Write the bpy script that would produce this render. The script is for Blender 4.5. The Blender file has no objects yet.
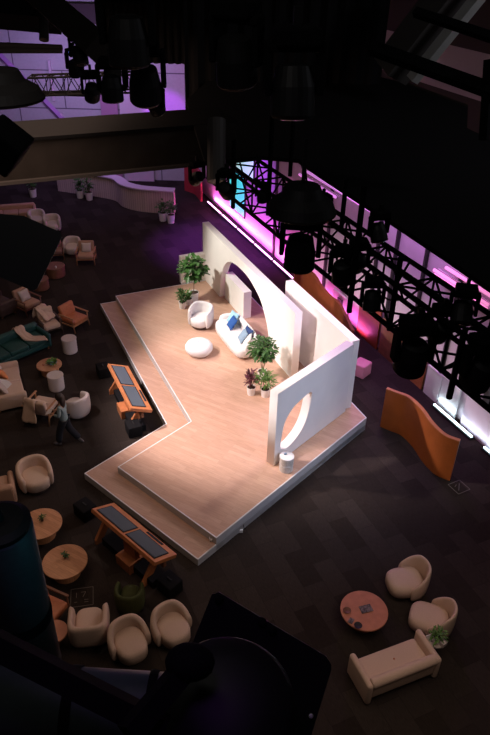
import bpy, bmesh, math, random
from mathutils import Vector, Matrix
random.seed(7)
S = bpy.context.scene
C = S.collection
PI = math.pi
R = math.radians

# ------------------------------------------------------------------ camera
FPX, TILT, ROLL, CH = 677.79, R(33.449), R(1.526), 12.5
cF = Vector((0, math.cos(TILT), -math.sin(TILT)))
cR = Vector((1, 0, 0)); cU = cR.cross(cF)
cX = cR*math.cos(ROLL) + cU*math.sin(ROLL)
cY = -cR*math.sin(ROLL) + cU*math.cos(ROLL)
cam = bpy.data.cameras.new('camera'); camo = bpy.data.objects.new('camera', cam); C.objects.link(camo)
mw = Matrix((cX, cY, -cF)).transposed().to_4x4(); mw.translation = (0, 0, CH)
camo.matrix_world = mw
cam.sensor_fit = 'VERTICAL'; cam.sensor_height = 36; cam.sensor_width = 24
cam.lens = FPX/735*36; cam.clip_start = .05; cam.clip_end = 200
S.camera = camo
S.view_settings.view_transform = 'Standard'; S.view_settings.look = 'None'
S.view_settings.exposure = 0.0; S.view_settings.gamma = 1; S.view_settings.use_curve_mapping = False

# ------------------------------------------------------------------ world and light
wd = bpy.data.worlds.new('world'); S.world = wd; wd.use_nodes = True
wd.node_tree.nodes['Background'].inputs[0].default_value = (.32, .28, .26, 1)
wd.node_tree.nodes['Background'].inputs[1].default_value = .018

def aim(o, tgt):
    o.rotation_euler = (Vector(tgt)-o.location).to_track_quat('-Z', 'Y').to_euler()
def spot(name, loc, tgt, power, col, ang, blend=.5, rad=.15):
    l = bpy.data.lights.new(name, 'SPOT'); l.energy = power; l.color = col
    l.spot_size = R(ang); l.spot_blend = blend; l.shadow_soft_size = rad
    o = bpy.data.objects.new(name, l); C.objects.link(o); o.location = loc; aim(o, tgt); return o
def area(name, loc, tgt, power, col, sx, sy=None):
    l = bpy.data.lights.new(name, 'AREA'); l.energy = power; l.color = col
    l.shape = 'RECTANGLE'; l.size = sx; l.size_y = sy or sx
    o = bpy.data.objects.new(name, l); C.objects.link(o); o.location = loc; aim(o, tgt); return o

spot('stage_key_light', (-7.5, 15.0, 8.6), (0.1, 17.0, .6), 6000, (1, .82, .83), 52, .6, .25)
spot('stage_centre_light', (-3.8, 13.5, 8.7), (.1, 15.2, .4), 1500, (1, .82, .70), 50, 1, .2)
spot('stage_back_light', (5.0, 18.4, 8.8), (-.2, 15.5, .4), 950, (1, .88, .80), 62, .6, .12)
spot('stage_cross_light', (8.7, 7.9, 7.3), (1.0, 14.5, 1.2), 260, (1, .84, .62), 22, .5, .08)
spot('stage_rear_light', (-8.2, 20.5, 8.8), (-.6, 21.2, 1.6), 4700, (1, .93, .84), 44, .7, .2)
area('lounge_soft_light', (-5, 12, 10.2), (-5, 13, 0), 190, (1, .66, .50), 5, 7)
area('front_soft_light', (3.4, 6.8, 6.8), (3.2, 8.2, 0), 88, (1, .74, .60), 4, 4)
area('rear_soft_light', (-6, 26, 9), (-6, 26, 0), 150, (1, .66, .60), 6, 8)
area('high_fill', (7.5, 8, 13.5), (6, 13, 11), 45, (.9, .9, 1), 2, 2)  # unseen fill added to lift the girder and rails at top right
area('deck_fill', (-1.5, 3, 15.5), (.8, 9, 9.6), 16, (1, .95, .9), 2, 2)  # unseen faint fill added to bring out the overhead silhouettes
area('purple_wall_wash', (-8, 33, 7.0), (-8.5, 38, 4.5), 260, (.58, .40, 1), 7, 1)
spot('violet_wall_light', (-4.9, 34, 5), (-4.6, 38, 3.6), 700, (.45, .05, 1), 40, .6)
spot('violet_floor_light', (-1.6, 28, 9.2), (-.9, 29, 0), 8000, (.42, .07, 1), 50, .8)
spot('magenta_floor_light', (4.6, 19, 7.5), (3.9, 18.5, 0), 90, (.7, .12, .8), 70, .8)
area('mauve_wall_wash', (3.6, 22.0, 6.8), (5.4, 22.0, 3.2), 380, (.76, .32, 1), 11, .8)
area('pink_wash_fill', (-.05, 30.03, .2), (.21, 30.14, .55), 300, (1, .13, .66), 9.8, .12)  # added emitter that carries the pink strips' glow onto the wall
area('pink_wash_fill', (3.22, 22.94, .2), (3.48, 23.05, .55), 60, (1, .14, .62), 4.5, .12)  # added emitter extending the pink wash past the last strip
area('white_wash_fill', (6.74, 15.2, .2), (6.98, 15.3, .5), 13, (.75, .92, 1), 4, .12)  # added emitter that carries the white strips' glow onto the wall
area('cool_side_light', (6.5, 8.6, 7.5), (1.6, 14.6, 1.2), 50, (.55, .66, 1), 1.5, 1.5).data.spread = R(60)

# ------------------------------------------------------------------ pixel ray to points in the room
def ray(px, py): return cF*FPX + cX*(px-245) + cY*(367.5-py)
def G(px, py, z=0):
    d = ray(px, py); k = (z-CH)/d.z; return Vector((d.x*k, d.y*k, z))
def D(px, py, depth):
    d = ray(px, py)*(depth/FPX); return Vector((d.x, d.y, d.z+CH))
def yaw(p0, p1):            # local -Y looks from p0 to p1
    d = p1-p0; return math.atan2(d.y, d.x)+PI/2

# ------------------------------------------------------------------ materials
def mat(name, col, rough=.6, metal=0, noise=0, nscale=20, bump=0, emit=None, estr=0, spec=.5, trans=0):
    m = bpy.data.materials.new(name); m.use_nodes = True
    nt = m.node_tree; b = nt.nodes['Principled BSDF']
    b.inputs['Base Color'].default_value = (*col, 1); b.inputs['Roughness'].default_value = rough
    b.inputs['Metallic'].default_value = metal; b.inputs['Specular IOR Level'].default_value = spec
    if trans: b.inputs['Transmission Weight'].default_value = trans
    if emit: b.inputs['Emission Color'].default_value = (*emit, 1); b.inputs['Emission Strength'].default_value = estr
    if noise or bump:
        tc = nt.nodes.new('ShaderNodeTexCoord'); n = nt.nodes.new('ShaderNodeTexNoise')
        n.inputs['Scale'].default_value = nscale; n.inputs['Detail'].default_value = 4
        nt.links.new(tc.outputs['Object'], n.inputs['Vector'])
        if noise:
            r = nt.nodes.new('ShaderNodeValToRGB')
            r.color_ramp.elements[0].position = .3; r.color_ramp.elements[1].position = .7
            r.color_ramp.elements[0].color = (*[c*(1-noise) for c in col], 1)
            r.color_ramp.elements[1].color = (*[min(1, c*(1+noise)) for c in col], 1)
            nt.links.new(n.outputs['Fac'], r.inputs[0]); nt.links.new(r.outputs[0], b.inputs['Base Color'])
        if bump:
            bp = nt.nodes.new('ShaderNodeBump'); bp.inputs['Strength'].default_value = bump; bp.inputs['Distance'].default_value = .02
            nt.links.new(n.outputs['Fac'], bp.inputs['Height']); nt.links.new(bp.outputs[0], b.inputs['Normal'])
    return m
def brickmat(name, c1, c2, mortar, bw, bh, rot, msize=.01, rough=.6, grain=0, stretch=(1, 1, 1), gscale=8, spec=.5):
    m = bpy.data.materials.new(name); m.use_nodes = True; nt = m.node_tree; b = nt.nodes['Principled BSDF']
    tc = nt.nodes.new('ShaderNodeTexCoord'); mp = nt.nodes.new('ShaderNodeMapping'); mp.inputs['Rotation'].default_value = rot
    br = nt.nodes.new('ShaderNodeTexBrick'); br.inputs['Scale'].default_value = 1
    br.inputs['Brick Width'].default_value = bw; br.inputs['Row Height'].default_value = bh
    br.inputs['Mortar Size'].default_value = msize; br.inputs['Color1'].default_value = (*c1, 1)
    br.inputs['Color2'].default_value = (*c2, 1); br.inputs['Mortar'].default_value = (*mortar, 1)
    nt.links.new(tc.outputs['Object'], mp.inputs[0]); nt.links.new(mp.outputs[0], br.inputs['Vector'])
    out = br.outputs['Color']
    if grain:
        m2 = nt.nodes.new('ShaderNodeMapping'); m2.inputs['Scale'].default_value = stretch
        nt.links.new(mp.outputs[0], m2.inputs[0])
        n = nt.nodes.new('ShaderNodeTexNoise'); n.inputs['Scale'].default_value = gscale; n.inputs['Detail'].default_value = 5
        nt.links.new(m2.outputs[0], n.inputs['Vector'])
        mr = nt.nodes.new('ShaderNodeMapRange'); mr.inputs['From Min'].default_value = .3; mr.inputs['From Max'].default_value = .7
        mr.inputs['To Min'].default_value = 1-grain; mr.inputs['To Max'].default_value = 1+grain
        nt.links.new(n.outputs['Fac'], mr.inputs[0])
        mx = nt.nodes.new('ShaderNodeVectorMath'); mx.operation = 'SCALE'
        nt.links.new(out, mx.inputs[0]); nt.links.new(mr.outputs[0], mx.inputs['Scale']); out = mx.outputs[0]
    nt.links.new(out, b.inputs['Base Color']); b.inputs['Roughness'].default_value = rough
    b.inputs['Specular IOR Level'].default_value = spec
    return m

aW, aA = R(-24.681), R(41.063)
w = Vector((math.sin(aW), math.cos(aW), 0)); n = Vector((w.y, -w.x, 0))
a = Vector((math.sin(aA), math.cos(aA), 0)); c = Vector((a.y, -a.x, 0))
RW = math.atan2(w.y, w.x); RA = math.atan2(a.y, a.x); RC = math.atan2(c.y, c.x)

M = dict(
 carpet=brickmat('carpet_tiles', (.024, .018, .015), (.041, .032, .027), (.021, .016, .014), 1.0, .5, (0, 0, -RW), .004, .95, .25, (3, 30, 1), 3, .1),
 stagewood=brickmat('stage_planks', (.49, .305, .215), (.55, .355, .255), (.44, .27, .19), 1.2, .13, (0, 0, -RC-R(12)), .003, .45, .10, (1, 12, 1), 4, .3),
 edge=mat('white_edge', (.74, .73, .72), .4),
 riser=mat('grey_riser', (.55, .54, .52), .55, noise=.06, nscale=3),
 setwall=mat('set_wall_paint', (.86, .84, .80), .75, noise=.03, nscale=2, bump=.03),
 ply=brickmat('table_planks', (.50, .235, .11), (.61, .31, .16), (.40, .18, .09), 3, .09, (0, 0, .5), .002, .5, .14, (1, 10, 1), 5),
 wood=mat('oak_wood', (.45, .22, .10), .5, noise=.18, nscale=6),
 kiosk=mat('orange_wood', (.50, .185, .07), .45, noise=.15, nscale=5),
 walnut=mat('walnut_wood', (.20, .085, .045), .5, noise=.2, nscale=6),
 darkwood=mat('dark_wood', (.07, .04, .03), .6, noise=.2, nscale=6),
 orange=mat('orange_screen', (.34, .085, .014), .5, noise=.08, nscale=4),
 redwood=mat('red_brown_screen', (.20, .045, .012), .5, noise=.1, nscale=4),
 redtable=mat('terracotta_top', (.55, .22, .12), .5, noise=.1, nscale=7),
 cream=mat('cream_fabric', (.64, .47, .36), .9, noise=.06, nscale=60, bump=.25),
 white=mat('white_fabric', (.72, .70, .68), .9, noise=.03, nscale=60, bump=.2),
 pale=mat('pale_fabric', (.62, .54, .50), .9, noise=.05, nscale=60, bump=.2),
 tan=mat('tan_fabric', (.46, .28, .19), .9, noise=.08, nscale=50, bump=.2),
 leather=mat('orange_leather', (.50, .17, .07), .45, noise=.12, nscale=14, bump=.15),
 brownf=mat('brown_fabric', (.24, .13, .10), .9, noise=.1, nscale=50),
 teal=mat('green_velvet', (.008, .065, .058), .6, noise=.2, nscale=12, bump=.1),
 olive=mat('olive_velvet', (.045, .055, .010), .8, noise=.2, nscale=14),
 blue=mat('blue_fabric', (.012, .075, .28), .85), ltblue=mat('light_blue_fabric', (.30, .55, .68), .85),
 greyblue=mat('grey_blue_fabric', (.22, .32, .42), .85, noise=.15, nscale=30), navy=mat('navy_fabric', (.02, .05, .16), .85),
 apricot=mat('apricot_fabric', (.72, .27, .10), .85),
 pink=mat('pink_fabric', (.85, .35, .45), .85),
 black=mat('black_metal', (.012, .012, .013), .55), blackm=mat('matt_black', (.008, .008, .009), .9, spec=.15),
 darksheet=mat('dull_black', (.022, .021, .022), 1, spec=.05),
 steel=mat('dull_steel', (.040, .034, .030), .65, noise=.15, nscale=3, spec=.2), tealmetal=mat('painted_housing', (.07, .09, .10), .5, noise=.08, nscale=30),
 screen=mat('screen_glass', (.10, .125, .15), .2), screenoff=mat('dark_screen', (.03, .035, .045), .15),
 leaf=mat('leaf_green', (.045, .13, .025), .5, noise=.4, nscale=9), leaf2=mat('leaf_bright', (.10, .22, .04), .5, noise=.4, nscale=9),
 leafred=mat('leaf_red', (.13, .035, .045), .5, noise=.4, nscale=9), soil=mat('soil', (.05, .03, .02), 1), bark=mat('bark', (.14, .09, .05), .9),
 pot=mat('white_ceramic', (.80, .79, .77), .4), skin=mat('skin', (.50, .28, .19), .6), hair=mat('dark_hair', (.02, .012, .01), .6),
 sweater=mat('grey_blue_knit', (.22, .30, .31), .9, noise=.1, nscale=30), trousers=mat('navy_trousers', (.008, .010, .016), .9), shoe=mat('dark_shoe', (.10, .09, .09), .7),
 paper=mat('paper', (.75, .72, .70), .7), photo=mat('printed_page', (.13, .11, .10), .5, noise=.9, nscale=25),
 farpanel=brickmat('wall_panels', (.46, .44, .47), (.48, .46, .49), (.12, .1, .13), 5.0, 1.9, (R(90), 0, 0), .03, .6, .05),
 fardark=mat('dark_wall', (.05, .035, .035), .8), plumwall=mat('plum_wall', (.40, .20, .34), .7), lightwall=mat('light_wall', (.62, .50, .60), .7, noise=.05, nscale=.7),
 rightwall=mat('pale_wall', (.50, .42, .48), .6, noise=.1, nscale=.6), lilac=mat('lilac_brace', (.40, .2, .5), .6),
 slat=brickmat('ribbed_panel', (.50, .40, .36), (.56, .45, .40), (.3, .22, .2), .12, 30, (0, 0, 0), .01, .6),
 red=mat('red_screen', (.40, .03, .04), .6), tealscreen=mat('lit_screen_teal', (.1, .5, .5), .4, emit=(.05, .75, .68), estr=.75),
 cyanscreen=mat('lit_screen_white', (.6, .8, .8), .4, emit=(.5, .95, .9), estr=.6),
 ledpink=mat('pink_led', (1, .8, 1), .4, emit=(1, .42, .85), estr=5), ledwhite=mat('white_led', (1, 1, 1), .4, emit=(.65, .93, 1), estr=7),
 glowrose=mat('rose_tube', (1, .5, .8), .4, emit=(1, .28, .62), estr=.8), glowmauve=mat('mauve_tube', (1, .5, .9), .4, emit=(.8, .3, .95), estr=.55),
 lampteal=mat('teal_lens', (0, .3, .3), .2, emit=(.0, .5, .55), estr=1.0), lampamber=mat('amber_lens', (.4, .2, .05), .2, emit=(.9, .3, .04), estr=.7),
 lampblue=mat('blue_indicator', (.1, .1, .4), .2, emit=(.2, .3, 1), estr=1.0), lens=mat('lens_glass', (.03, .03, .035), .08),
 yellow=mat('yellow_cable', (.65, .42, .02), .6), sticker=mat('chalk_line', (.15, .135, .12), .8), steelgrey=mat('grey_girder', (.10, .09, .085), .6),
 whiteboard=mat('white_board', (.75, .75, .76), .5), meshcloth=mat('perforated_metal', (.62, .60, .56), .5, noise=.35, nscale=55),
)

# ------------------------------------------------------------------ mesh helpers
class MB:
    def __init__(s): s.bm = bmesh.new()
    def box(s, cx, cy, cz, sx, sy, sz, rz=0, rx=0, ry=0):
        mt = Matrix.Translation((cx, cy, cz)) @ Matrix.Rotation(rz, 4, 'Z') @ Matrix.Rotation(ry, 4, 'Y') @ Matrix.Rotation(rx, 4, 'X') @ Matrix.Diagonal((sx, sy, sz, 1))
        bmesh.ops.create_cube(s.bm, size=1, matrix=mt); return s
    def ball(s, cx, cy, cz, rx, ry, rz_, u=16, v=10):
        bmesh.ops.create_uvsphere(s.bm, u_segments=u, v_segments=v, radius=1, matrix=Matrix.Translation((cx, cy, cz)) @ Matrix.Diagonal((rx, ry, rz_, 1))); return s
    def lathe(s, prof, cx=0, cy=0, cz=0, seg=28, mt=None, ey=1):
        rings = []
        for (r, z) in prof:
            ring = []
            for i in range(seg):
                t = 2*PI*i/seg; v = Vector((r*math.cos(t), r*ey*math.sin(t), z))
                if mt: v = mt @ v
                ring.append(s.bm.verts.new((v.x+cx, v.y+cy, v.z+cz)))
            rings.append(ring)
        for r0, r1 in zip(rings, rings[1:]):
            for i in range(seg): s.bm.faces.new((r0[i], r0[(i+1) % seg], r1[(i+1) % seg], r1[i]))
        s.bm.faces.new(rings[0][::-1]); s.bm.faces.new(rings[-1]); return s
    def tube(s, pts, r, seg=8, close=False):
        pts = [Vector(p) for p in pts]; N = len(pts); rings = []
        up = Vector((0, 0, 1))
        for i, p in enumerate(pts):
            d = (pts[(i+1) % N if close else min(i+1, N-1)]-pts[(i-1) % N if close else max(i-1, 0)]).normalized()
            u = up if abs(d.z) < .95 else Vector((1, 0, 0))
            x = d.cross(u).normalized(); y = x.cross(d)
            rr = r[i] if isinstance(r, (list, tuple)) else r
            rings.append([s.bm.verts.new(p+x*rr*math.cos(2*PI*k/seg)+y*rr*math.sin(2*PI*k/seg)) for k in range(seg)])
        for i in range(N if close else N-1):
            r0, r1 = rings[i], rings[(i+1) % N]
            for k in range(seg): s.bm.faces.new((r0[k], r0[(k+1) % seg], r1[(k+1) % seg], r1[k]))
        if not close: s.bm.faces.new(rings[0][::-1]); s.bm.faces.new(rings[-1])
        return s
    def prism(s, pts, z0, z1):
        b = [s.bm.verts.new((p[0], p[1], z0)) for p in pts]; t = [s.bm.verts.new((p[0], p[1], z1)) for p in pts]
        s.bm.faces.new(t); s.bm.faces.new(b[::-1]); N = len(pts)
        for i in range(N): s.bm.faces.new((b[i], b[(i+1) % N], t[(i+1) % N], t[i]))
        return s
    def slab(s, path, th, z0, z1):       # upright sheet of thickness th along an open plan path
        path = [Vector((p[0], p[1], 0)) for p in path]; L = []; Rr = []
        for i, p in enumerate(path):
            d = (path[min(i+1, len(path)-1)]-path[max(i-1, 0)]).normalized(); m = Vector((-d.y, d.x, 0))*th/2
            L.append(p+m); Rr.append(p-m)
        return s.prism([(q.x, q.y) for q in L+Rr[::-1]], z0, z1)
    def leaf(s, p, d, L, W, droop=.3, nrm=None):
        d = d.normalized(); sd = d.cross(Vector((0, 0, 1)))
        sd = sd.normalized() if sd.length > .1 else Vector((1, 0, 0))
        dn = Vector((0, 0, -droop*L))
        v = [s.bm.verts.new(q) for q in (p, p+d*L*.45+sd*W/2+dn*.15+Vector((0, 0, W*.12)), p+d*L*.45+dn*.2, p+d*L*.45-sd*W/2+dn*.15+Vector((0, 0, W*.12)), p+d*L+dn,
             p+d*L*.8+sd*W*.33+dn*.6, p+d*L*.8-sd*W*.33+dn*.6)]
        s.bm.faces.new((v[0], v[1], v[2])); s.bm.faces.new((v[0], v[2], v[3])); s.bm.faces.new((v[2], v[1], v[5], v[4])); s.bm.faces.new((v[2], v[4], v[6], v[3]))
        return s
    def build(s, name, m, parent=None, loc=None, rz=0, smooth=False, bevel=0, bseg=3, sub=0):
        bmesh.ops.recalc_face_normals(s.bm, faces=s.bm.faces)
        me = bpy.data.meshes.new(name); s.bm.to_mesh(me); s.bm.free()
        me.materials.append(M[m] if isinstance(m, str) else m)
        o = bpy.data.objects.new(name, me); C.objects.link(o)
        if parent: o.parent = parent
        if loc is not None: o.location = loc
        o.rotation_euler.z = rz
        if bevel:
            b = o.modifiers.new('bevel', 'BEVEL'); b.width = bevel; b.segments = bseg; b.limit_method = 'ANGLE'
        if sub:
            b = o.modifiers.new('sub', 'SUBSURF'); b.levels = sub; b.render_levels = sub
        if smooth or sub or (bevel and bseg > 2):
            for f in me.polygons: f.use_smooth = True
        return o
def tag(o, label, cat, group=None):
    o['label'] = label; o['category'] = cat
    if group: o['group'] = group
    return o
def thing(name, label, cat, loc, rz=0, group=None):
    o = bpy.data.objects.new(name, None); C.objects.link(o); o.empty_display_size = .1
    o.location = loc; o.rotation_euler.z = rz; return tag(o, label, cat, group)
def struct(o): o['kind'] = 'structure'; return o
def copy_tree(o, parent=None):
    q = o.copy(); C.objects.link(q)
    if parent: q.parent = parent
    for ch in list(o.children): copy_tree(ch, q)
    return q

# ------------------------------------------------------------------ the setting
struct(MB().box(0, 20, -.05, 60, 56, .1).build('floor', 'carpet'))
# back wall: pale panels on the left, a dark stretch on the right
YB = 38.0
wb = MB(); wb.box(-12.5, YB+.15, 5.5, 19, .3, 11.4); wb.box(0, YB+.2, 5.5, 9, .3, 11.4)
struct(wb.build('wall_back', 'farpanel'))
struct(MB().box(-12.5, YB-.1, 8.4, 19, .25, .9).build('trim_1', 'fardark'))
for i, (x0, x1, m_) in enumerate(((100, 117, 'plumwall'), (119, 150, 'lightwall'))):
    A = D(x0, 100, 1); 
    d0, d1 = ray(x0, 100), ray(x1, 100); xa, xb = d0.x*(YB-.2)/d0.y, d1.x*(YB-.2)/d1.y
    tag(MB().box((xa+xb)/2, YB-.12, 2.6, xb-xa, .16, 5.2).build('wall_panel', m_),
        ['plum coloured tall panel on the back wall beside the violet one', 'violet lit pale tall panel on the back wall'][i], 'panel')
p0, p1 = Vector((-14.2, YB-.1, 7.6)), Vector((-9.1, YB-.1, 2.0))
tag(MB().tube([p0, p1], .16, 4).build('wall_brace', 'lilac'), 'lilac diagonal brace crossing the pale back wall', 'brace')
for px, y0, y1 in ((50, 4.2, 6.2), (56, 1.9, 3.6)):
    d0 = ray(px, 70); x = d0.x*(YB-.1)/d0.y
    tag(MB().box(x, YB-.08, (y0+y1)/2, .12, .12, y1-y0).build('wall_post', 'lightwall'),
        'thin pale post on the back wall, %s' % ('upper one between the two truss runs' if px == 50 else 'lower one just above the grey beam'), 'post')
# right wall, parallel to the arch wall of the set
WR = 12.78
def onw(s, o, z=0): return w*s+n*o+Vector((0, 0, z))
q = onw(25.5, WR+.15)
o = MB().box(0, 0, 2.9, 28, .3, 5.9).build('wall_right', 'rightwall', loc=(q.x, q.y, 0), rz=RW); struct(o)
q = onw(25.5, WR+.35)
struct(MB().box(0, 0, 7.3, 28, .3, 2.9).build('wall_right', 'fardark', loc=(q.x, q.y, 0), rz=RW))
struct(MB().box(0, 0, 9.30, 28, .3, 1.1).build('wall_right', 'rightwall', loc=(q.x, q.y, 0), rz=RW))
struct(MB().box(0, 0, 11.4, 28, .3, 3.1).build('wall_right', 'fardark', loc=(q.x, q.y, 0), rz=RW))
def WP(px, py, o=WR):
    d = ray(px, py); k = (o-n.z*CH)/(n.dot(d)); return Vector((d.x*k, d.y*k, d.z*k+CH))

# ------------------------------------------------------------------ the stage
Z1, Z2, ZT, TH = .212, .437, 2.783, .25
o1, o2, o3, o4, o5 = 4.436, 5.046, 8.712, 9.682, 9.85
q1, q3, q4 = 22.964, 23.211, 15.484
r1, r2, r4, r5 = -11.899, -11.25, -8.283, -7.65
s1, s2, s3, s4 = 7.313, 7.924, 10.768, 16.029
def X2(n1, v1, n2, v2):
    d = n1.x*n2.y-n1.y*n2.x; return Vector(((v1*n2.y-v2*n1.y)/d, (n1.x*v2-n2.x*v1)/d, 0))
lower = [X2(n, o1, w, q1), X2(n, o1, c, r1), X2(a, s1, c, r1), X2(a, s1, c, r5), X2(n, o5, c, r5), X2(n, o5, w, q1)]
upper = [X2(n, o2, w, q1), X2(n, o2, c, r2), X2(a, s2, c, r2), X2(a, s2, c, r5), X2(n, o5, c, r5), X2(n, o5, w, q1+.25), X2(n, o2+3.6, w, q1+.25), X2(n, o2+3.6, w, q1)]
st = thing('stage', 'angular two level stage with pale wood planks, white edges and grey risers', 'stage', (0, 0, 0))
def inset(poly, d):
    out = []; N = len(poly)
    for i in range(N):
        p, q_, r_ = poly[i-1], poly[i], poly[(i+1) % N]
        e1 = (q_-p).normalized(); e2 = (r_-q_).normalized()
        n1 = Vector((-e1.y, e1.x, 0)); n2 = Vector((-e2.y, e2.x, 0))
        out.append(X2(n1, n1.dot(q_)+d, n2, n2.dot(q_)+d))
    return out
def area2(p): return sum(p[i-1].x*p[i].y-p[i].x*p[i-1].y for i in range(len(p)))
for poly, z0, z1, nm in ((lower, 0, Z1, 'lower_step'), (upper, Z1, Z2, 'upper_deck')):
    sg = 1 if area2(poly) > 0 else -1
    MB().prism(poly, z0 if z0 == 0 else .02, z1-.012).build(nm+'_riser', 'riser', st)
    e = MB(); inn = inset(poly, .03*sg); N = len(poly)
    for i in range(N):
        j = (i+1) % N
        e.prism([poly[i], poly[j], inn[j], inn[i]], z1-.03, z1+.002)
    e.build('edge_trim', 'edge', st)
    MB().prism(inn, z1-.02, z1).build(nm, 'stagewood', st)
# small clear items left at the near corner of the upper deck and a cable box below it
g = G(211, 541, Z1)
o = MB(); o.lathe([(.035, 0), (.045, .12), (.04, .12), (.03, .01)], 0, 0, 0, 14)
tag(o.build('drinking_glass', 'pot', loc=g, smooth=True), 'small pale cup on the lower step beside the near stage corner', 'cup')
g = G(241, 532, 0)
t = thing('cable_tail', 'small black cable and plug hanging by the front stage riser', 'cable', g)
MB().tube([(0, 0, .02), (.08, .05, .02), (.05, .13, .18), (.02, .1, .3)], .014, 6).build('cable', 'black', t)
MB().box(0, 0, .04, .09, .05, .08).build('plug', 'pot', t)

def wall_curve(name, outer, holes, th, m):
    cu = bpy.data.curves.new(name, 'CURVE'); cu.dimensions = '2D'; cu.fill_mode = 'BOTH'; cu.extrude = th/2
    for pts in [outer]+holes:
        sp = cu.splines.new('POLY'); sp.points.add(len(pts)-1); sp.use_cyclic_u = True
        for k, p in enumerate(pts): sp.points[k].co = (p[0], p[1], 0, 1)
    tmp = bpy.data.objects.new(name, cu); C.objects.link(tmp)
    dg = bpy.context.evaluated_depsgraph_get(); me = bpy.data.meshes.new_from_object(tmp.evaluated_get(dg))
    bpy.data.objects.remove(tmp); me.materials.clear(); me.materials.append(M[m]); me.name = name
    ob = bpy.data.objects.new(name, me); C.objects.link(ob); return ob
def spline_pts(pts, k=6, closed=True):
    out = []; N = len(pts)
    for i in range(N if closed else N-1):
        if closed: P = [pts[(i+j-1) % N] for j in range(4)]
        else: P = [pts[max(0, min(N-1, i+j-1))] for j in range(4)]
        for s_ in range(k):
            t = s_/k
            out.append(tuple(.5*((2*P[1][x])+(-P[0][x]+P[2][x])*t+(2*P[0][x]-5*P[1][x]+4*P[2][x]-P[3][x])*t*t+(-P[0][x]+3*P[1][x]-3*P[2][x]+P[3][x])*t**3) for x in range(len(pts[0]))))
    if not closed: out.append(tuple(pts[-1]))
    return out
# wall with the arch; local x runs along w
arch = spline_pts([(21.45, 0), (21.42, .35), (21.30, .95), (21.0, 1.5), (20.55, 1.84), (20.0, 1.97), (19.4, 2.0), (18.85, 1.96), (18.35, 1.82), (17.85, 1.58), (17.45, 1.15), (17.22, .75), (17.10, .35), (17.05, 0)], 4, False)
outl = [(q4, 0), (q4, ZT-Z2), (q3, ZT-Z2), (q3, 0)]+arch
ob = wall_curve('set_wall', outl, [], TH, 'setwall')
def stand(ob, dirn, off, nrm, th, z):     # upright wall whose local x runs along dirn from the origin of that direction
    m3 = Matrix((dirn, Vector((0, 0, 1)), dirn.cross(Vector((0, 0, 1))))).transposed().to_4x4()
    cpos = nrm*(off)
    m3.translation = Vector((cpos.x, cpos.y, z)); ob.matrix_world = m3; return ob
stand(ob, w, o3+TH/2, n, TH, Z2)
tag(ob, 'long white stage wall pierced by a wide arch behind the sofa', 'wall panel')
# rear wall
ob = wall_curve('set_wall', [(12.6-2.05, 0), (s4*1.02, 0)], [], TH, 'setwall') if False else None
corner = X2(n, o4, c, r4)
wc = w.dot(corner); wfar = w.dot(X2(n, o4, a, s4))
m_ = MB(); m_.box((wc+wfar)/2, 0, (ZT-Z2)/2, wfar-wc, TH, ZT-Z2)
ob = m_.build('set_wall', 'setwall'); ob.rotation_euler.z = RW; cp = n*(o4-TH/2); ob.location = (cp.x, cp.y, Z2)
tag(ob, 'plain white stage wall standing behind the arch wall', 'wall panel')
# end wall with the leaf shaped opening; local x runs along a
sEnd = a.dot(X2(n, o4-TH*1.02, c, r4)) 
oval = spline_pts([(11.02, .92), (11.04, 1.3), (11.14, 1.7), (11.42, 1.98), (11.8, 2.08), (12.22, 2.10), (12.20, 1.7), (12.08, 1.25), (11.85, .95), (11.5, .78), (11.2, .76)], 6)
oval = [(x, z-Z2) for x, z in oval]
ob = wall_curve('set_wall', [(s3, 0), (sEnd, 0), (sEnd, ZT-Z2), (s3, ZT-Z2)], [oval], TH, 'setwall')
stand(ob, a, r4-TH/2, c, TH, Z2)
tag(ob, 'white stage end wall with a leaf shaped hole', 'wall panel')
# low block seen through the arch, and the low return at the far end
g0, g1 = G(247, 318, Z2), G(235.5, 300, Z2)
blk = MB(); blk.slab([(g0.x, g0.y), ((g0+w*1.75).x, (g0+w*1.75).y)], .30, Z2, Z2+1.05)
tag(blk.build('set_block', 'setwall'), 'low white block wall seen through the arch', 'wall panel')
pe = onw(q3-.12, o3-.0); pe2 = onw(q3-.12, o3-1.0)
tag(MB().slab([(pe.x, pe.y), (pe2.x, pe2.y)], .2, Z2, Z2+1.15).build('set_block', 'setwall'), 'low white return wall behind the tall leafy plant', 'wall panel')

# ------------------------------------------------------------------ furniture builders (front of every seat looks to local -Y)
def shell_mesh(Rx, Ry, T, phim, hb, ha, z0, sq=2.0, N=26, slope=1.0):
    s_ = MB(); rows = []
    for i in range(N+1):
        ph = -phim+2*phim*i/N; t = abs(ph)/phim
        h = hb+(ha-hb)*max(0, (t-.35)/.65)**slope
        cs, sn = math.sin(ph), math.cos(ph)
        k = (abs(cs)**sq+abs(sn)**sq)**(-1/sq)
        def P(f, z): return s_.bm.verts.new((cs*k*(Rx-f), sn*k*(Ry-f), z))
        rows.append([P(.02, z0), P(-.01, z0+(h-z0)*.4), P(0, h-.05), P(T*.22, h), P(T*.78, h), P(T, h-.05), P(T, z0+(h-z0)*.4), P(T, z0)])
    for r0, r1_ in zip(rows, rows[1:]):
        for k in range(8): s_.bm.faces.new((r0[k], r0[(k+1) % 8], r1_[(k+1) % 8], r1_[k]))
    s_.bm.faces.new(rows[0]); s_.bm.faces.new(rows[-1][::-1]); return s_
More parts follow.
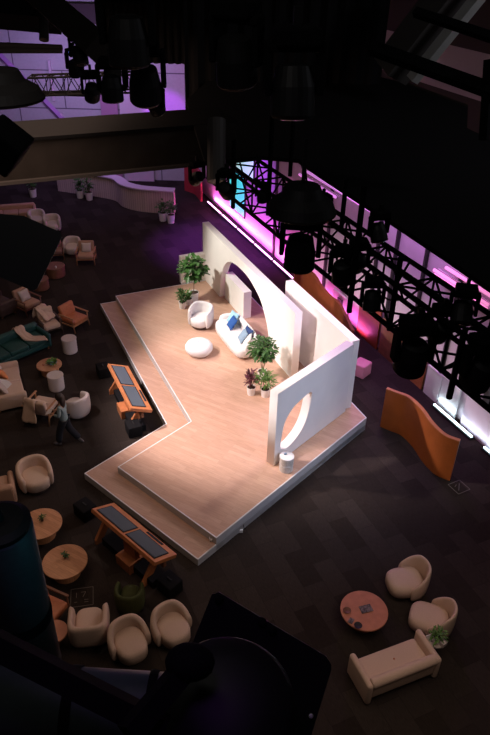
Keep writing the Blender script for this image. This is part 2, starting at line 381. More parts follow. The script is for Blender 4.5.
def pad(x, y, z0, z1, rx, ry, sq=3.0, e=.06, seg=32, cut=None):
    s_ = MB(); rings = []
    for (f, z) in ((e, z0), (0, z0+e*.7), (0, z1-e), (e*.35, z1-e*.3), (e*1.1, z1), (min(rx, ry)*.6, z1+.012)):
        ring = []
        for i in range(seg):
            t = 2*PI*i/seg; cs, sn = math.cos(t), math.sin(t); k = (abs(cs)**sq+abs(sn)**sq)**(-1/sq)
            ring.append(s_.bm.verts.new((x+cs*k*(rx-f), y+sn*k*(ry-f), z)))
        rings.append(ring)
    for r0, r1_ in zip(rings, rings[1:]):
        for i in range(seg): s_.bm.faces.new((r0[i], r0[(i+1) % seg], r1_[(i+1) % seg], r1_[i]))
    s_.bm.faces.new(rings[0][::-1]); s_.bm.faces.new(rings[-1]); return s_
def tub_chair(label, loc, rz, m='cream', W=.84, hb=.74, ha=.60, phim=2.2, sq=2.3, T=.13, group=None, kind='tub_chair', seat=None, z0=.06, slope=1.0):
    t = thing(kind, label, 'chair', loc, rz, group); r_ = W/2
    shell_mesh(r_, r_, T, phim, hb, ha, z0, sq, slope=slope).build('backrest', m, t, smooth=True, sub=1)
    pad(0, -.01, .10, .42, r_-T*.9, r_*.90, 3.4 if sq > 4 else 2.6, .07).build('seat', seat or m, t, smooth=True)
    MB().lathe([(r_*.72, 0), (r_*.74, .10)], seg=24).build('plinth', 'darkwood', t)
    return t
def petal_chair(label, loc, rz, m='cream'):
    t = thing('lounge_chair', label, 'chair', loc, rz)
    shell_mesh(.42, .42, .08, 1.85, .82, .46, .10, 2.0, slope=1.3).build('backrest', m, t, smooth=True, sub=1)
    pad(0, -.10, .12, .45, .34, .40, 3.2, .09).build('seat', m, t, smooth=True)
    MB().lathe([(.26, 0), (.26, .13)], seg=24).build('plinth', 'black', t); return t
def cush(name, m, label, loc, rz, tilt=0, s=.45, th=.13, parent=None, cat='cushion', group=None):
    b = MB(); N = 8; top = []; bot = []
    for i in range(N+1):
        for j in range(N+1):
            u, v = i/N*2-1, j/N*2-1; h = th/2*(max(0, (1-u**4)*(1-v**4)))**.5+.004
            sx = s/2*(1-.07*(1-v*v)); 
            top.append(b.bm.verts.new((u*s/2*(1-.08*(1-v*v)), -h, v*s/2*(1-.08*(1-u*u))))); bot.append(b.bm.verts.new((u*s/2*(1-.08*(1-v*v)), h, v*s/2*(1-.08*(1-u*u)))))
    Q = lambda i, j: i*(N+1)+j
    for i in range(N):
        for j in range(N):
            b.bm.faces.new((top[Q(i, j)], top[Q(i+1, j)], top[Q(i+1, j+1)], top[Q(i, j+1)])); b.bm.faces.new((bot[Q(i, j)], bot[Q(i, j+1)], bot[Q(i+1, j+1)], bot[Q(i+1, j)]))
    for e in [[(i, 0) for i in range(N+1)], [(i, N) for i in range(N+1)], [(0, i) for i in range(N+1)], [(N, i) for i in range(N+1)]]:
        for p, q_ in zip(e, e[1:]): b.bm.faces.new((top[Q(*p)], bot[Q(*p)], bot[Q(*q_)], top[Q(*q_)]))
    o = b.build(name, m, parent, loc, rz, smooth=True); o.rotation_euler.x = tilt
    if label: tag(o, label, cat, group)
    return o
def wood_armchair(label, loc, rz, m='cream', fm='wood', W=.74, Dp=.76, sq_back=True, group=None, back_h=.80):
    t = thing('armchair', label, 'chair', loc, rz, group)
    for sx in (-1, 1):
        for sy in (-1, 1):
            MB().tube([(sx*W/2, sy*Dp/2*.95, 0), (sx*W/2, sy*Dp/2*.8, .30), (sx*W/2, sy*Dp/2*.8, .56)], .022, 8).build('leg', fm, t, smooth=True)
        MB().box(sx*W/2, 0, .57, .06, Dp*.95, .035).build('armrest', fm, t, bevel=.01)
        MB().box(sx*W/2, 0, .26, .035, Dp*.8, .05).build('side_rail', fm, t)
    MB().box(0, -Dp/2*.8, .25, W, .035, .06).build('front_rail', fm, t)
    MB().box(0, -.03, .36, W-.08, Dp*.86, .17).build('seat', m, t, bevel=.06, bseg=4)
    MB().box(0, Dp/2*.80, .60, W-.08, .16, .50, rx=-R(14)).build('backrest', m, t, bevel=.06, bseg=4)
    return t
def sofa(label, loc, rz, L=1.9, Dp=.85, m='cream', name='sofa', arm=.14, hb=.70, ha=.62, hs=.42, seats=1, legs='wood', armr=.07):
    t = thing(name, label, 'sofa', loc, rz)
    MB().box(0, 0, .20, L-.04, Dp-.06, .20).build('base', m, t, bevel=.05, bseg=4)
    for i in range(seats):
        cw = (L-2*arm)/seats
        MB().box(-L/2+arm+cw*(i+.5), -.06, (hs+.28)/2+.02, cw-.01, Dp-.20, hs-.24).build('seat_cushion', m, t, bevel=.05, bseg=4)
    MB().box(0, Dp/2-.10, (hb+.10)/2, L-.06, .20, hb-.10).build('backrest', m, t, bevel=.09, bseg=5)
    for sx in (-1, 1):
        MB().box(sx*(L/2-arm/2), 0, ha/2+.04, arm, Dp, ha-.08).build('armrest', m, t, bevel=armr, bseg=5)
        for sy in (-1, 1): MB().box(sx*(L/2-.12), sy*(Dp/2-.12), .06, .05, .05, .12).build('leg', legs, t)
    return t
def drum_table(label, loc, r_=.24, h=.50, m='pale', group=None, rib=True, name='side_table'):
    t = thing(name, label, 'table', loc, 0, group)
    b = MB(); k = 24
    prof = [(r_*.96, 0), (r_*.97, .02)]
    for i in range(1, 10): prof += [(r_*(.99 if i % 2 else .965), h*i/10)]
    b.lathe(prof+[(r_*.97, h-.03)], seg=28).build('body', m, t, smooth=True)
    MB().lathe([(r_*.98, h-.03), (r_*1.02, h-.02), (r_*1.02, h), (r_*.98, h+.008)], seg=28).build('tabletop', m, t); return t
def round_table(label, loc, r_=.47, h=.38, top='ply', base='ply', group=None, br=.62, name='coffee_table'):
    t = thing(name, label, 'table', loc, 0, group)
    MB().lathe([(r_*.97, h-.045), (r_, h-.035), (r_, h-.005), (r_*.985, h)], seg=48).build('tabletop', top, t)
    MB().lathe([(r_*br, 0), (r_*br, h-.045)], seg=36).build('base', base, t); return t
def plant(name, label, loc, poth=.30, potr=.16, stem=.9, n_leaf=120, spread=(.45, .45, .4), L=.2, Wd=.1, m='leaf', potm='pot', rz=0, up=.3, cat='plant', group=None, stems=3, core=.2):
    t = thing(name, label, cat, loc, rz, group)
    p = MB().lathe([(potr*.78, 0), (potr*.9, poth*.5), (potr, poth), (potr*.9, poth), (potr*.85, poth-.03)], seg=20).build('pot', potm, t, smooth=False)
    MB().lathe([(potr*.86, poth-.04), (potr*.86, poth-.02)], seg=16).build('soil', 'soil', t)
    b = MB()
    tops = []
    for i in range(stems):
        an = i*2.4; e = Vector((math.cos(an)*spread[0]*.35, math.sin(an)*spread[1]*.35, poth+stem+spread[2]*.3)) if stems > 1 else Vector((.02, .02, poth+stem+spread[2]*.5))
        b.tube([(0, 0, poth-.03), e*.5+Vector((0, 0, poth*.3)), e], .013, 6); tops.append(e)
    b.build('stem', 'bark', t)
    f = MB(); cz = poth+stem+spread[2]*.5
    for i in range(n_leaf):
        th_ = random.uniform(0, 2*PI); v = random.uniform(-.9, 1); rr = random.uniform(core, 1)**.6
        k = math.sqrt(max(0, 1-v*v))
        pos = Vector((math.cos(th_)*k*rr*spread[0], math.sin(th_)*k*rr*spread[1], cz+v*rr*spread[2]))
        d = Vector((math.cos(th_)*k, math.sin(th_)*k, v*.5+up))+Vector((random.uniform(-.5, .5), random.uniform(-.5, .5), random.uniform(-.4, .3)))
        f.leaf(pos-d.normalized()*L*.4, d, L*random.uniform(.7, 1.15), Wd*random.uniform(.8, 1.15), random.uniform(.1, .5))
    f.build('foliage', m, t); return t
def throw(label, pts, width, m='cream', th=.03):
    b = MB(); pts = spline_pts([tuple(p) for p in pts], 5, False); rows = []
    for i, p in enumerate(pts):
        p = Vector(p[:3]); d = Vector(pts[min(i+1, len(pts)-1)][:3])-Vector(pts[max(i-1, 0)][:3]); d.z = 0
        d = d.normalized() if d.length > .001 else Vector((1, 0, 0)); sd = Vector((-d.y, d.x, 0))
        row = []
        for j in range(9):
            u = j/8-.5; row.append(p+sd*width*u*(1+.1*math.sin(i*1.1))+Vector((0, 0, .018*math.sin(j*1.9+i*.4))))
        rows.append([b.bm.verts.new(q_) for q_ in row])
    for r0, r1_ in zip(rows, rows[1:]):
        for j in range(8): b.bm.faces.new((r0[j], r0[j+1], r1_[j+1], r1_[j]))
    o = b.build('throw_blanket', m, smooth=True); s_ = o.modifiers.new('solid', 'SOLIDIFY'); s_.thickness = th; s_.offset = 1
    return tag(o, label, 'blanket')

# ------------------------------------------------------------------ on the stage
V = Vector
cA = G(201, 326, Z2)
tub_chair('white rounded armchair on the stage left of the white sofa', cA, yaw(cA, G(184, 345, Z2)), 'white', W=.86, hb=.80, ha=.66, phim=2.3, T=.12, kind='armchair', sq=2.6)
gO = G(199, 353, Z2)
ot = thing('ottoman', 'round white pebble shaped ottoman in front of the stage sofa', 'ottoman', gO)
MB().lathe([(.26, 0), (.39, .06), (.46, .18), (.46, .28), (.40, .37), (.24, .42), (.02, .43)], seg=36).build('cushion', 'white', ot, smooth=True)
MB().lathe([(.025, .427), (.03, .438), (.01, .444)], seg=12).build('button', 'greyblue', ot, smooth=True)
# curved stage sofa
sc = G(236, 344, Z2); rs = yaw(G(226, 322, Z2)*0, n*-1)
ss = thing('sofa', 'cream white curved stage sofa below the arch', 'sofa', sc+V((0, .05, 0)), rs)
def sofaseg(L, Dp, z0, z1, name, m, par, y=0, e=.08, sq=4.5): pad(0, y, z0, z1, L/2, Dp/2, sq, e, 48).build(name, m, par, smooth=True)
sofaseg(2.25, .86, .04, .42, 'seat', 'white', ss, 0, .10)
b = MB(); rows = []
for i in range(25):
    u = -1+2*i/24; x = u*1.12; y = .36-.62*max(0, abs(u)-.72)**1.5/.28**1.5*.9; hh = .78-.20*abs(u)**4
    dx = 1.12; dy = 0 if abs(u) < .72 else -math.copysign(1, u)*.93*(abs(u)-.72)**.5/.28**1.5*.6*1.0
    tn = V((dx, dy, 0)).normalized(); nn = V((-tn.y, tn.x, 0))
    rows.append([b.bm.verts.new(V((x, y, z))+nn*o_) for (o_, z) in ((.07, .06), (.09, .4), (.07, hh-.05), (.0, hh), (-.07, hh-.05), (-.09, .4), (-.07, .1))])
for r0, r1_ in zip(rows, rows[1:]):
    for k in range(7): b.bm.faces.new((r0[k], r0[(k+1) % 7], r1_[(k+1) % 7], r1_[k]))
b.bm.faces.new(rows[0]); b.bm.faces.new(rows[-1][::-1]); b.build('backrest', 'white', ss, smooth=True, sub=1)
def on_sofa(x, y, z): return ss.matrix_basis @ V((x, y, z)) if False else (Matrix.Translation(ss.location) @ Matrix.Rotation(rs, 4, 'Z')) @ V((x, y, z))
for (x, y, z, m_, lb, dr) in ((-.62, .14, .66, 'ltblue', 'light blue square cushion at the far end of the stage sofa', .2), (-.36, .0, .63, 'blue', 'bright blue square cushion leaning on the light blue one', -.1),
                              (.52, .16, .66, 'navy', 'navy cushion behind the grey blue one on the stage sofa', .1), (.56, .0, .62, 'greyblue', 'grey blue cushion near the tall plant on the stage sofa', -.2), (.86, .02, .60, 'white', 'white cushion at the near end of the stage sofa', -.5)):
    cush('cushion', m_, lb, on_sofa(x, y, z-.02), rs+dr, -R(35), .44, .13)
# plants left of the stage wall
plant('potted_fig', 'tall leafy fig tree in a white pot at the far end of the stage', G(194, 300, Z2), .34, .19, .78, 260, (.58, .52, .46), .27, .17, 'leaf', up=.2, stems=1, core=.1)
plant('potted_succulent', 'small grey green bushy plant in a white pot before the fig', G(182.5, 308, Z2), .28, .14, .10, 130, (.24, .24, .30), .20, .06, 'leaf', up=.9, core=.05)
plant('potted_snake_plant', 'low bright green plant between the fig and the bushy pot', G(188.5, 304, Z2), .24, .15, .0, 45, (.15, .15, .2), .30, .05, 'leaf2', up=1.6, core=.0)
# plants by the sofa end
plant('potted_tree', 'tall bushy green plant behind the near end of the stage sofa', G(262, 378, Z2), .28, .15, .62, 420, (.46, .44, .40), .17, .09, 'leaf', up=.2, core=.05)
plant('potted_palm', 'spiky green plant in a white pot beside the red leaved one', G(265, 396, Z2), .27, .14, .24, 240, (.34, .32, .26), .22, .035, 'leaf2', up=.6, core=.0)
plant('potted_cordyline', 'dark red leaved plant in a white pot left of the spiky one', G(251, 394, Z2), .27, .14, .22, 90, (.24, .24, .26), .26, .06, 'leafred', up=.6, core=.0)
# drum stool by the end wall
gd = G(286, 469, Z2)
dt = thing('drum_stool', 'small white perforated drum stool in front of the end wall', 'stool', gd)
MB().lathe([(.18, 0), (.185, .02), (.185, .20), (.175, .21), (.185, .22), (.185, .42), (.17, .43)], seg=28).build('body', 'meshcloth', dt)
MB().lathe([(.185, .42), (.19, .43), (.19, .45), (.18, .46)], seg=28).build('seat', 'pot', dt)
tag(MB().box(0, 0, .02, .07, .04, .04, rz=.4).build('small_box', 'greyblue', loc=gd+V((-.04, .05, .46)), bevel=.005), 'tiny dark item lying on the perforated drum stool', 'box')
# pink pouf behind the end wall
tag(MB().box(0, 0, .24, .50, .5, .48).build('pouf', 'pink', loc=G(360.5, 374, 0), rz=RA, bevel=.05, bseg=4), 'pink square pouf behind the stage end wall', 'pouf')

# ------------------------------------------------------------------ touch screen kiosks
def kiosk(label, Lf, Ln, Rn, Rf):
    """four pixel corners of the slanted top: high edge far/near, low edge near/far"""
    ZH, ZL = 1.06, .82
    A, B, Cn, Df = G(*Lf, ZH), G(*Ln, ZH), G(*Rn, ZL), G(*Rf, ZL)
    e0, e1 = (A+Df)/2, (B+Cn)/2; d = e1-e0; d.z = 0; L = d.length; rz = math.atan2(d.y, d.x); mid = (e0+e1)/2; mid.z = 0
    t = thing('screen_kiosk', label, 'kiosk', mid, rz)
    W_ = .66; tl = -math.asin((ZH-ZL)/W_); zc = (ZH+ZL)/2
    MB().box(0, 0, zc-.02, L, W_, .10, rx=tl).build('tabletop', 'kiosk', t, bevel=.01, bseg=2)
    def on(y, h): return (y*math.cos(tl)-h*math.sin(tl), zc+y*math.sin(tl)+h*math.cos(tl))
    for sx in (-1, 1):
        y, z = on(-.04, .040); f = MB().box(sx*L*.235, y, z, L*.44, W_*.66, .014, rx=tl).build('screen', 'screenoff', t)
        y, z = on(-.04, .049); MB().box(sx*L*.235, y, z, L*.42, W_*.58, .004, rx=tl).build('display', 'screen', f)
    y, z = on(.27, .037); MB().box(L*.20, y, z, L*.24, .06, .012, rx=tl).build('dark_slot', 'screenoff', t)
    for sx in (-1, 1):
        b = MB(); b.prism([(-.36, 0), (-.20, 0), (.02, .34), (.30, .74), (.30, .80), (.10, .84), (-.14, .46), (-.36, .14)], -.035, .035)
        lg = b.build('end_panel', 'kiosk', t); lg.rotation_euler = (R(90), 0, R(90)); lg.location = (L/2-.42 if sx > 0 else -L/2+.08, 0, 0)
    b = MB(); b.box(0, -.08, .45, .42, .12, .86); b.box(0, -.16, .14, .5, .40, .28); b.build('centre_leg', 'kiosk', t)
    MB().box(0, .05, .66, L-.2, .08, .16).build('cross_beam', 'walnut', t)
    MB().box(0, -.05, .12, L-.4, .40, .20).build('plinth', 'blackm', t)
    print('kiosk', L, (A-Df).length); return t, mid, rz
k1, m1, z1_ = kiosk('orange wood kiosk with two slanted screens beside the long stage edge', (109.4, 361), (130, 405), (152.6, 415), (126, 370))
k2, m2, z2_ = kiosk('orange wood kiosk with two slanted screens beside the near stage edge', (91, 504.6), (155, 560), (176, 559), (113.8, 508.6))
for i, (px, py, rz_, lb) in enumerate(((104, 375, z1_, 'black floor box at the far end of the long edge kiosk'), (134, 433, z1_, 'black floor box at the near end of the long edge kiosk'),
                                       (86, 515, z2_, 'black floor box at the far end of the near edge kiosk'), (170, 590, z2_, 'black floor box at the near end of the near edge kiosk'))):
    g = G(px, py, 0); t = thing('floor_box', lb, 'box', g, rz_)
    MB().box(0, 0, .19, .46, .40, .36).build('body', 'blackm', t, bevel=.03, bseg=3)
    MB().box(0, 0, .385, .14, .03, .02).build('handle', 'black', t)

# ------------------------------------------------------------------ front left lounge group
ch = G(131, 652); tub_chair('cream tub chair at the front left, nearest the camera, facing lower right', ch+V((0, 0, 0)), yaw(ch, G(146, 682)), 'cream', W=.86, hb=.70, ha=.42, phim=1.85, slope=1.1)
ch = G(173, 637); tub_chair('cream tub chair at the front left, right of the nearest one', ch, yaw(ch, G(190, 660)), 'cream', W=.86, hb=.70, ha=.42, phim=1.85, slope=1.1)
ch = G(91, 634); tub_chair('cream square armchair seen from behind beside the floor marking', ch, yaw(ch, G(93, 590)), 'cream', W=.82, hb=.70, ha=.66, phim=2.25, sq=5, kind='armchair', slope=.6)
ch = G(131, 607); tub_chair('small olive green tub chair below the near kiosk', ch, yaw(ch, G(140, 560)), 'olive', W=.64, hb=.66, ha=.66, phim=2.2, T=.10, slope=1)
ch = G(37, 486); tub_chair('cream tub chair standing alone near the two wood tables', ch, yaw(ch, G(48, 508)), 'cream', W=.90, hb=.74, ha=.50, phim=2.25, slope=1.3)
tg = G(67, 573); round_table('round pale wood coffee table with sprig, nearer of the pair', tg, .50, .40)
tg2 = G(43, 535); round_table('round pale wood coffee table with sprig, farther of the pair', tg2, .50, .40)
for tgx, lb in ((tg+V((-.01, .10, .4)), 'small dark sprig in a vase on the nearer wood table'), (tg2+V((.02, .08, .4)), 'small green sprig in a vase on the farther wood table')):
    plant('sprig_vase', lb, tgx, .07, .035, .02, 22, (.09, .09, .07), .10, .04, 'leaf', 'darkwood', up=.5, stems=2, core=0)
sf = G(0, 499); sofa('tan armchair cut off by the left edge beside the cream tub chair', sf, yaw(sf, G(-6, 450)), .85, .80, 'tan', name='armchair', hb=.66, ha=.56)
ch = G(50, 620); wood_armchair('orange brown armchair behind the grey lamp housing', ch, yaw(ch, G(76, 632)), 'leather', 'walnut', .66, .66)
tb = G(57, 645); round_table('small round orange wood table beside the brown armchair', tb, .27, .46, 'redtable', 'walnut', br=.25, name='side_table')
tag(MB().lathe([(.03, 0), (.045, .05), (.03, .1)], seg=14).build('dark_jar', 'darkwood', loc=tb+V((-.04, .05, .46)), smooth=True), 'small dark jar on the small orange table', 'jar')
# floor marking
g = G(82, 597); fm_ = MB()
def bar(b, x0, y0, x1, y1, t_=.012): 
    L_ = math.hypot(x1-x0, y1-y0); b.box((x0+x1)/2, (y0+y1)/2, .003, L_, t_, .004, rz=math.atan2(y1-y0, x1-x0))
for s_ in ((-.24, -.24, .24, -.24), (.24, -.24, .24, .24), (.24, .24, -.24, .24), (-.24, .24, -.24, -.24), (-.12, 0, -.12, .13), (-.02, .13, .08, .13), (.08, .13, .02, 0), (.05, -.14, .14, -.14), (.05, -.08, .14, -.08), (-.16, -.12, -.1, -.12)):
    bar(fm_, *s_)
tag(fm_.build('floor_marking', 'sticker', loc=g, rz=.2), 'faint square outline marking on carpet above the square armchair', 'marking')
g = G(459, 487); fm_ = MB()
for s_ in ((-.2, -.2, .2, -.2), (.2, -.2, .2, .2), (.2, .2, -.2, .2), (-.2, .2, -.2, -.2), (-.1, -.1, .1, .1), (-.1, .05, 0, .1)): bar(fm_, *s_)
tag(fm_.build('floor_marking', 'sticker', loc=g, rz=.5), 'faint square marking on carpet at the foot of the orange screen', 'marking')

# ------------------------------------------------------------------ front right lounge group
tr = G(362, 622); round_table('round terracotta coffee table with magazines', tr, .50, .40, 'redtable', 'walnut', br=.55)
for i, (px, py, m_, nm, lb, rr) in enumerate(((366, 609, 'photo', 'magazine', 'dark patterned magazine at the centre of the terracotta table', .3), (347, 611, 'walnut', 'dish', 'dark dish at the left edge of the terracotta table', 0),
        (351, 621, 'photo', 'card', 'pale printed card at the lower left of the terracotta table', 1), (358, 626, 'black', 'dish', 'black dish at the lower edge of the terracotta table', 0))):
    g = G(px, py, .40)
    if nm == 'dish': o = MB().lathe([(.05, 0), (.085, .03), (.08, .03), (.045, .012)], seg=18).build(nm, m_, loc=g, smooth=True)
    else: o = MB().box(0, 0, .008, .26 if nm == 'magazine' else .13, .18 if nm == 'magazine' else .10, .014).build(nm, m_, loc=g, rz=rr)
    tag(o, lb, nm)
ch = G(407, 590); petal_chair('cream lounge chair at front right, farther one of the two', ch, yaw(ch, G(380, 594)))
ch = G(431, 629); petal_chair('cream lounge chair at front right, nearer one behind the small plant', ch, yaw(ch, G(396, 618)))
s0, s1_ = G(355, 690), G(432, 660); sm = G(391.5, 675); rz = math.atan2((s1_-s0).y, (s1_-s0).x)
t = thing('sofa', 'cream sofa with rolled arms at front right, back to the camera', 'sofa', sm, rz+PI)
L, Dp = 1.52, .78
MB().box(0, -.03, .27, L-.12, Dp-.12, .26).build('seat', 'cream', t, bevel=.06, bseg=4)
MB().tube([(-L/2+.03, Dp/2-.09, .57), (L/2-.03, Dp/2-.09, .57)], .105, 14).build('back_roll', 'cream', t, smooth=True, bevel=.05)
MB().box(0, Dp/2-.10, .36, L-.1, .14, .42).build('backrest', 'cream', t, bevel=.05, bseg=4)
for sx in (-1, 1):
    MB().box(sx*(L/2), 0, .32, .13, Dp, .60).build('armrest', 'cream', t, bevel=.063, bseg=5)
    for sy in (-1, 1): MB().box(sx*(L/2-.1), sy*(Dp/2-.1), .07, .04, .04, .14).build('leg', 'black', t)
tag(MB().ball(0, 0, .012, .02, .02, .012).build('small_object', 'leather', loc=G(394, 659, .41)), 'tiny orange object on the seat of the rolled arm sofa', 'toy')
pl = G(432, 655); t = round_table('small pale side table under the plant beside the rolled arm sofa', pl, .17, .50, 'pale', 'black', br=.2, name='side_table')
plant('potted_fern', 'small bushy fern on the pale side table at front right', pl+V((0, 0, .5)), .12, .08, .0, 110, (.17, .17, .15), .12, .035, 'leaf2', up=.6, core=0)
tag(MB().box(0, 0, .09, .16, .012, .18, rx=-R(12)).build('menu_card', 'paper', loc=pl+V((-.16, -.02, .5)), rz=.4), 'white upright card on the left of the fern', 'card')
tag(MB().box(0, 0, .045, .13, .10, .09).build('tissue_box', 'pale', loc=pl+V((.11, -.10, .5)), rz=.7), 'small pale box on the right of the fern', 'box')
# orange wave screens
def wave(label, pts, h, m='orange', th=.08, ed='kiosk'):
    t = thing('curved_screen', label, 'screen', (0, 0, 0)); pp = spline_pts(pts, 6, False)
    MB().slab(pp, th, 0, h).build('panel', m, t, smooth=False)
    MB().slab(pp, th+.02, h, h+.03).build('cap', ed, t); return t
P = lambda *l: [(G(*p).x, G(*p).y) for p in l]
wave('orange curved free standing screen on carpet right of the stage', P((380.5, 426), (390, 430), (402, 435), (414, 447), (424, 462), (436, 474), (450, 480)), 1.36)
wave('red brown curved screen by the wall behind the set', [(G(x, y, 1.6).x, G(x, y, 1.6).y) for x, y in ((295, 268), (305, 268), (315, 276), (321, 286), (331, 297), (340, 305), (353, 331))], 1.6, 'redwood', .08, 'redwood')
g = onw(34.3, 12.4)
wave('deep red curved screen at the far end of the pink lights', [(onw(34.6, 12.0).x, onw(34.6, 12.0).y), (onw(33.8, 12.3).x, onw(33.8, 12.3).y), (onw(32.6, 12.2).x, onw(32.6, 12.2).y)], 1.5, 'red', .1, 'red')

# ------------------------------------------------------------------ upper left lounge group
def chair_at(px, py): return G(px, py)
ch = G(38, 226); tub_chair('pale tub chair at the back left, farther one of the touching pair', ch, yaw(ch, G(52, 260)), 'pale', W=.84, hb=.74, ha=.62, phim=2.4, kind='tub_chair')
ch = G(53, 231); tub_chair('pale tub chair at the back left, nearer one of the touching pair', ch, yaw(ch, G(60, 262)), 'pale', W=.84, hb=.74, ha=.62, phim=2.4)
sb = G(12, 220); sofa('tan brown sofa back at the far left behind the black shutter', sb, yaw(sb, G(12, 240)), 2.4, .8, 'tan', seats=3)
ch = G(73, 254); tub_chair('pale tub chair behind the brown drum table', ch, yaw(ch, G(63, 272)), 'pale', W=.80, hb=.72, ha=.55, phim=2.1)
ch = G(87, 262); wood_armchair('pinkish wood framed armchair right of the brown drum table', ch, yaw(ch, G(82, 280)), 'tan', 'wood')
cush('cushion', 'pale', 'pale square cushion on the armchair right of the brown drum table', ch+V((0, .12, .62)), yaw(ch, G(82, 280)), -R(22), .42)
ch = G(57, 258); wood_armchair('dark wood armchair half hidden behind the brown drum table', ch, yaw(ch, G(59, 285)), 'brownf', 'walnut', .60, .66)
drum_table('dark brown drum table with a small candle at upper left', G(56, 275), .40, .42, 'walnut')
tag(MB().lathe([(.03, 0), (.035, .08), (.02, .09)], seg=12).build('candle_glass', 'pot', loc=G(56, 268, .428)), 'small pale candle on the dark brown drum table', 'candle')
drum_table('dark brown drum table partly hidden by the black shutter edge', G(41, 288), .34, .42, 'walnut')
ch = G(29, 311); ww = wood_armchair('brown wood armchair with pale cushion left of the leather chair', ch, yaw(ch, G(45, 318)), 'tan', 'walnut')
cush('cushion', 'pale', 'pale pink cushion on the brown wood armchair', ch+V((-.1, .08, .62)), yaw(ch, G(45, 318)), -R(28), .44)
sb = G(2, 312); sofa('very dark brown sofa at the left edge above the green sofa', sb, yaw(sb, G(30, 300)), 1.1, .8, 'darkwood')
sb = G(0, 286); tag(cush('cushion', 'cream', None, sb+V((0, 0, .8)), 0, -R(50), .5), 'cream cushion on the dark sofa at the left edge', 'cushion')
# green velvet sofa
g0_, g1_ = G(-9, 366), G(39, 346); gm = (g0_+g1_)/2; rzg = math.atan2((g1_-g0_).y, (g1_-g0_).x)
sofa('dark green velvet sofa with cream throw at the left', gm, rzg+R(0), 2.35, .95, 'teal', seats=3, hb=.74, ha=.60)
def onyaw(base, rz_, x, y, z): v = Matrix.Rotation(rz_, 3, 'Z') @ V((x, y, z)); return base+v
throw('cream throw blanket draped over the green velvet sofa', [onyaw(gm, rzg, .45, .5, .60), onyaw(gm, rzg, .45, .38, .78), onyaw(gm, rzg, .48, .18, .60), onyaw(gm, rzg, .60, -.1, .46), onyaw(gm, rzg, .85, -.35, .47), onyaw(gm, rzg, 1.0, -.40, .45)], .34, 'cream')
ch = G(50.5, 332); rr = yaw(ch, G(63, 345)); wood_armchair('cream wood armchair with throw beside the orange leather chair', ch, rr, 'cream', 'darkwood', .66, .76)
throw('cream throw bunched over the back of the cream wood armchair', [onyaw(ch, rr, -.15, .55, .45), onyaw(ch, rr, -.12, .46, .88), onyaw(ch, rr, 0, .22, .66), onyaw(ch, rr, .1, -.0, .50)], .45, 'cream')
ch = G(75, 326.5); wood_armchair('orange leather armchair with thin wood frame', ch, yaw(ch, G(95, 334)), 'leather', 'wood', .74, .78)
drum_table('white ribbed drum table below the orange leather armchair', G(70.5, 351), .25, .52, 'pale')
drum_table('white ribbed drum table overlapping the wood bowl table', G(57, 388), .25, .50, 'pale')
tc_ = G(50.5, 373); round_table('oval pale wood table with a bowl plant', tc_, .40, .34, 'ply', 'wood', br=.7)
t = thing('planted_bowl', 'grey bowl with green plant on the oval wood table', 'plant', tc_+V((.10, .02, .34)))
MB().lathe([(.08, 0), (.16, .08), (.15, .085), (.07, .02)], seg=20).build('bowl', 'greyblue', t, smooth=True)
f = MB()
for i in range(60):
    th_ = random.uniform(0, 2*PI); d = V((math.cos(th_), math.sin(th_), random.uniform(.3, 1.5))); f.leaf(V((math.cos(th_)*.05, math.sin(th_)*.05, .06)), d, random.uniform(.12, .24), .06, .3)
f.build('foliage', 'leaf2', t)
tag(MB().ball(0, 0, .03, .035, .035, .03).build('small_fruit', 'redtable', loc=tc_+V((-.16, -.08, .34)), smooth=True), 'small reddish fruit on the oval wood table', 'fruit')
# cream sofa with cushions
c0, c1 = G(9, 378), G(25, 412); cm = G(9, 394); dd_ = G(19, 360)-G(31, 402); rzs = math.atan2(dd_.y, dd_.x)
sofa('large cream sofa with orange cushion at the left edge', cm, rzs, 1.95, .95, 'cream', seats=2, hb=.78, ha=.60, arm=.16)
cush('cushion', 'apricot', 'orange cushion on the large cream sofa', onyaw(cm, rzs, .35, .10, .60), rzs+.2, -R(40), .46)
cush('cushion', 'white', 'white cushion behind the orange one on the cream sofa', onyaw(cm, rzs, .62, .2, .66), rzs-.2, -R(28), .50)
cush('cushion', 'pale', 'pale cushion at the near end of the cream sofa', onyaw(cm, rzs, -.55, .16, .64), rzs+.1, -R(28), .50)
throw('white throw lying on the back of the large cream sofa', [onyaw(cm, rzs, -.3, .5, .6), onyaw(cm, rzs, -.25, .4, .84), onyaw(cm, rzs, -.15, .18, .62), onyaw(cm, rzs, -.3, -.05, .47)], .3, 'white')
ch = G(44, 416); rr = yaw(ch, G(57, 400)); wood_armchair('wood armchair with cream throw beside the walking person', ch, rr, 'cream', 'wood', .78, .86)
throw('cream throw hanging over the back of the wood armchair near the person', [onyaw(ch, rr, .1, .62, .2), onyaw(ch, rr, .1, .52, .6), onyaw(ch, rr, .08, .44, .90), onyaw(ch, rr, .05, .2, .62), onyaw(ch, rr, 0, -.05, .5)], .42, 'cream')
ch = G(78, 414); tub_chair('pale tub chair directly behind the walking person', ch, yaw(ch, G(62, 404)), 'pale', W=.78, hb=.74, ha=.60, phim=2.1)

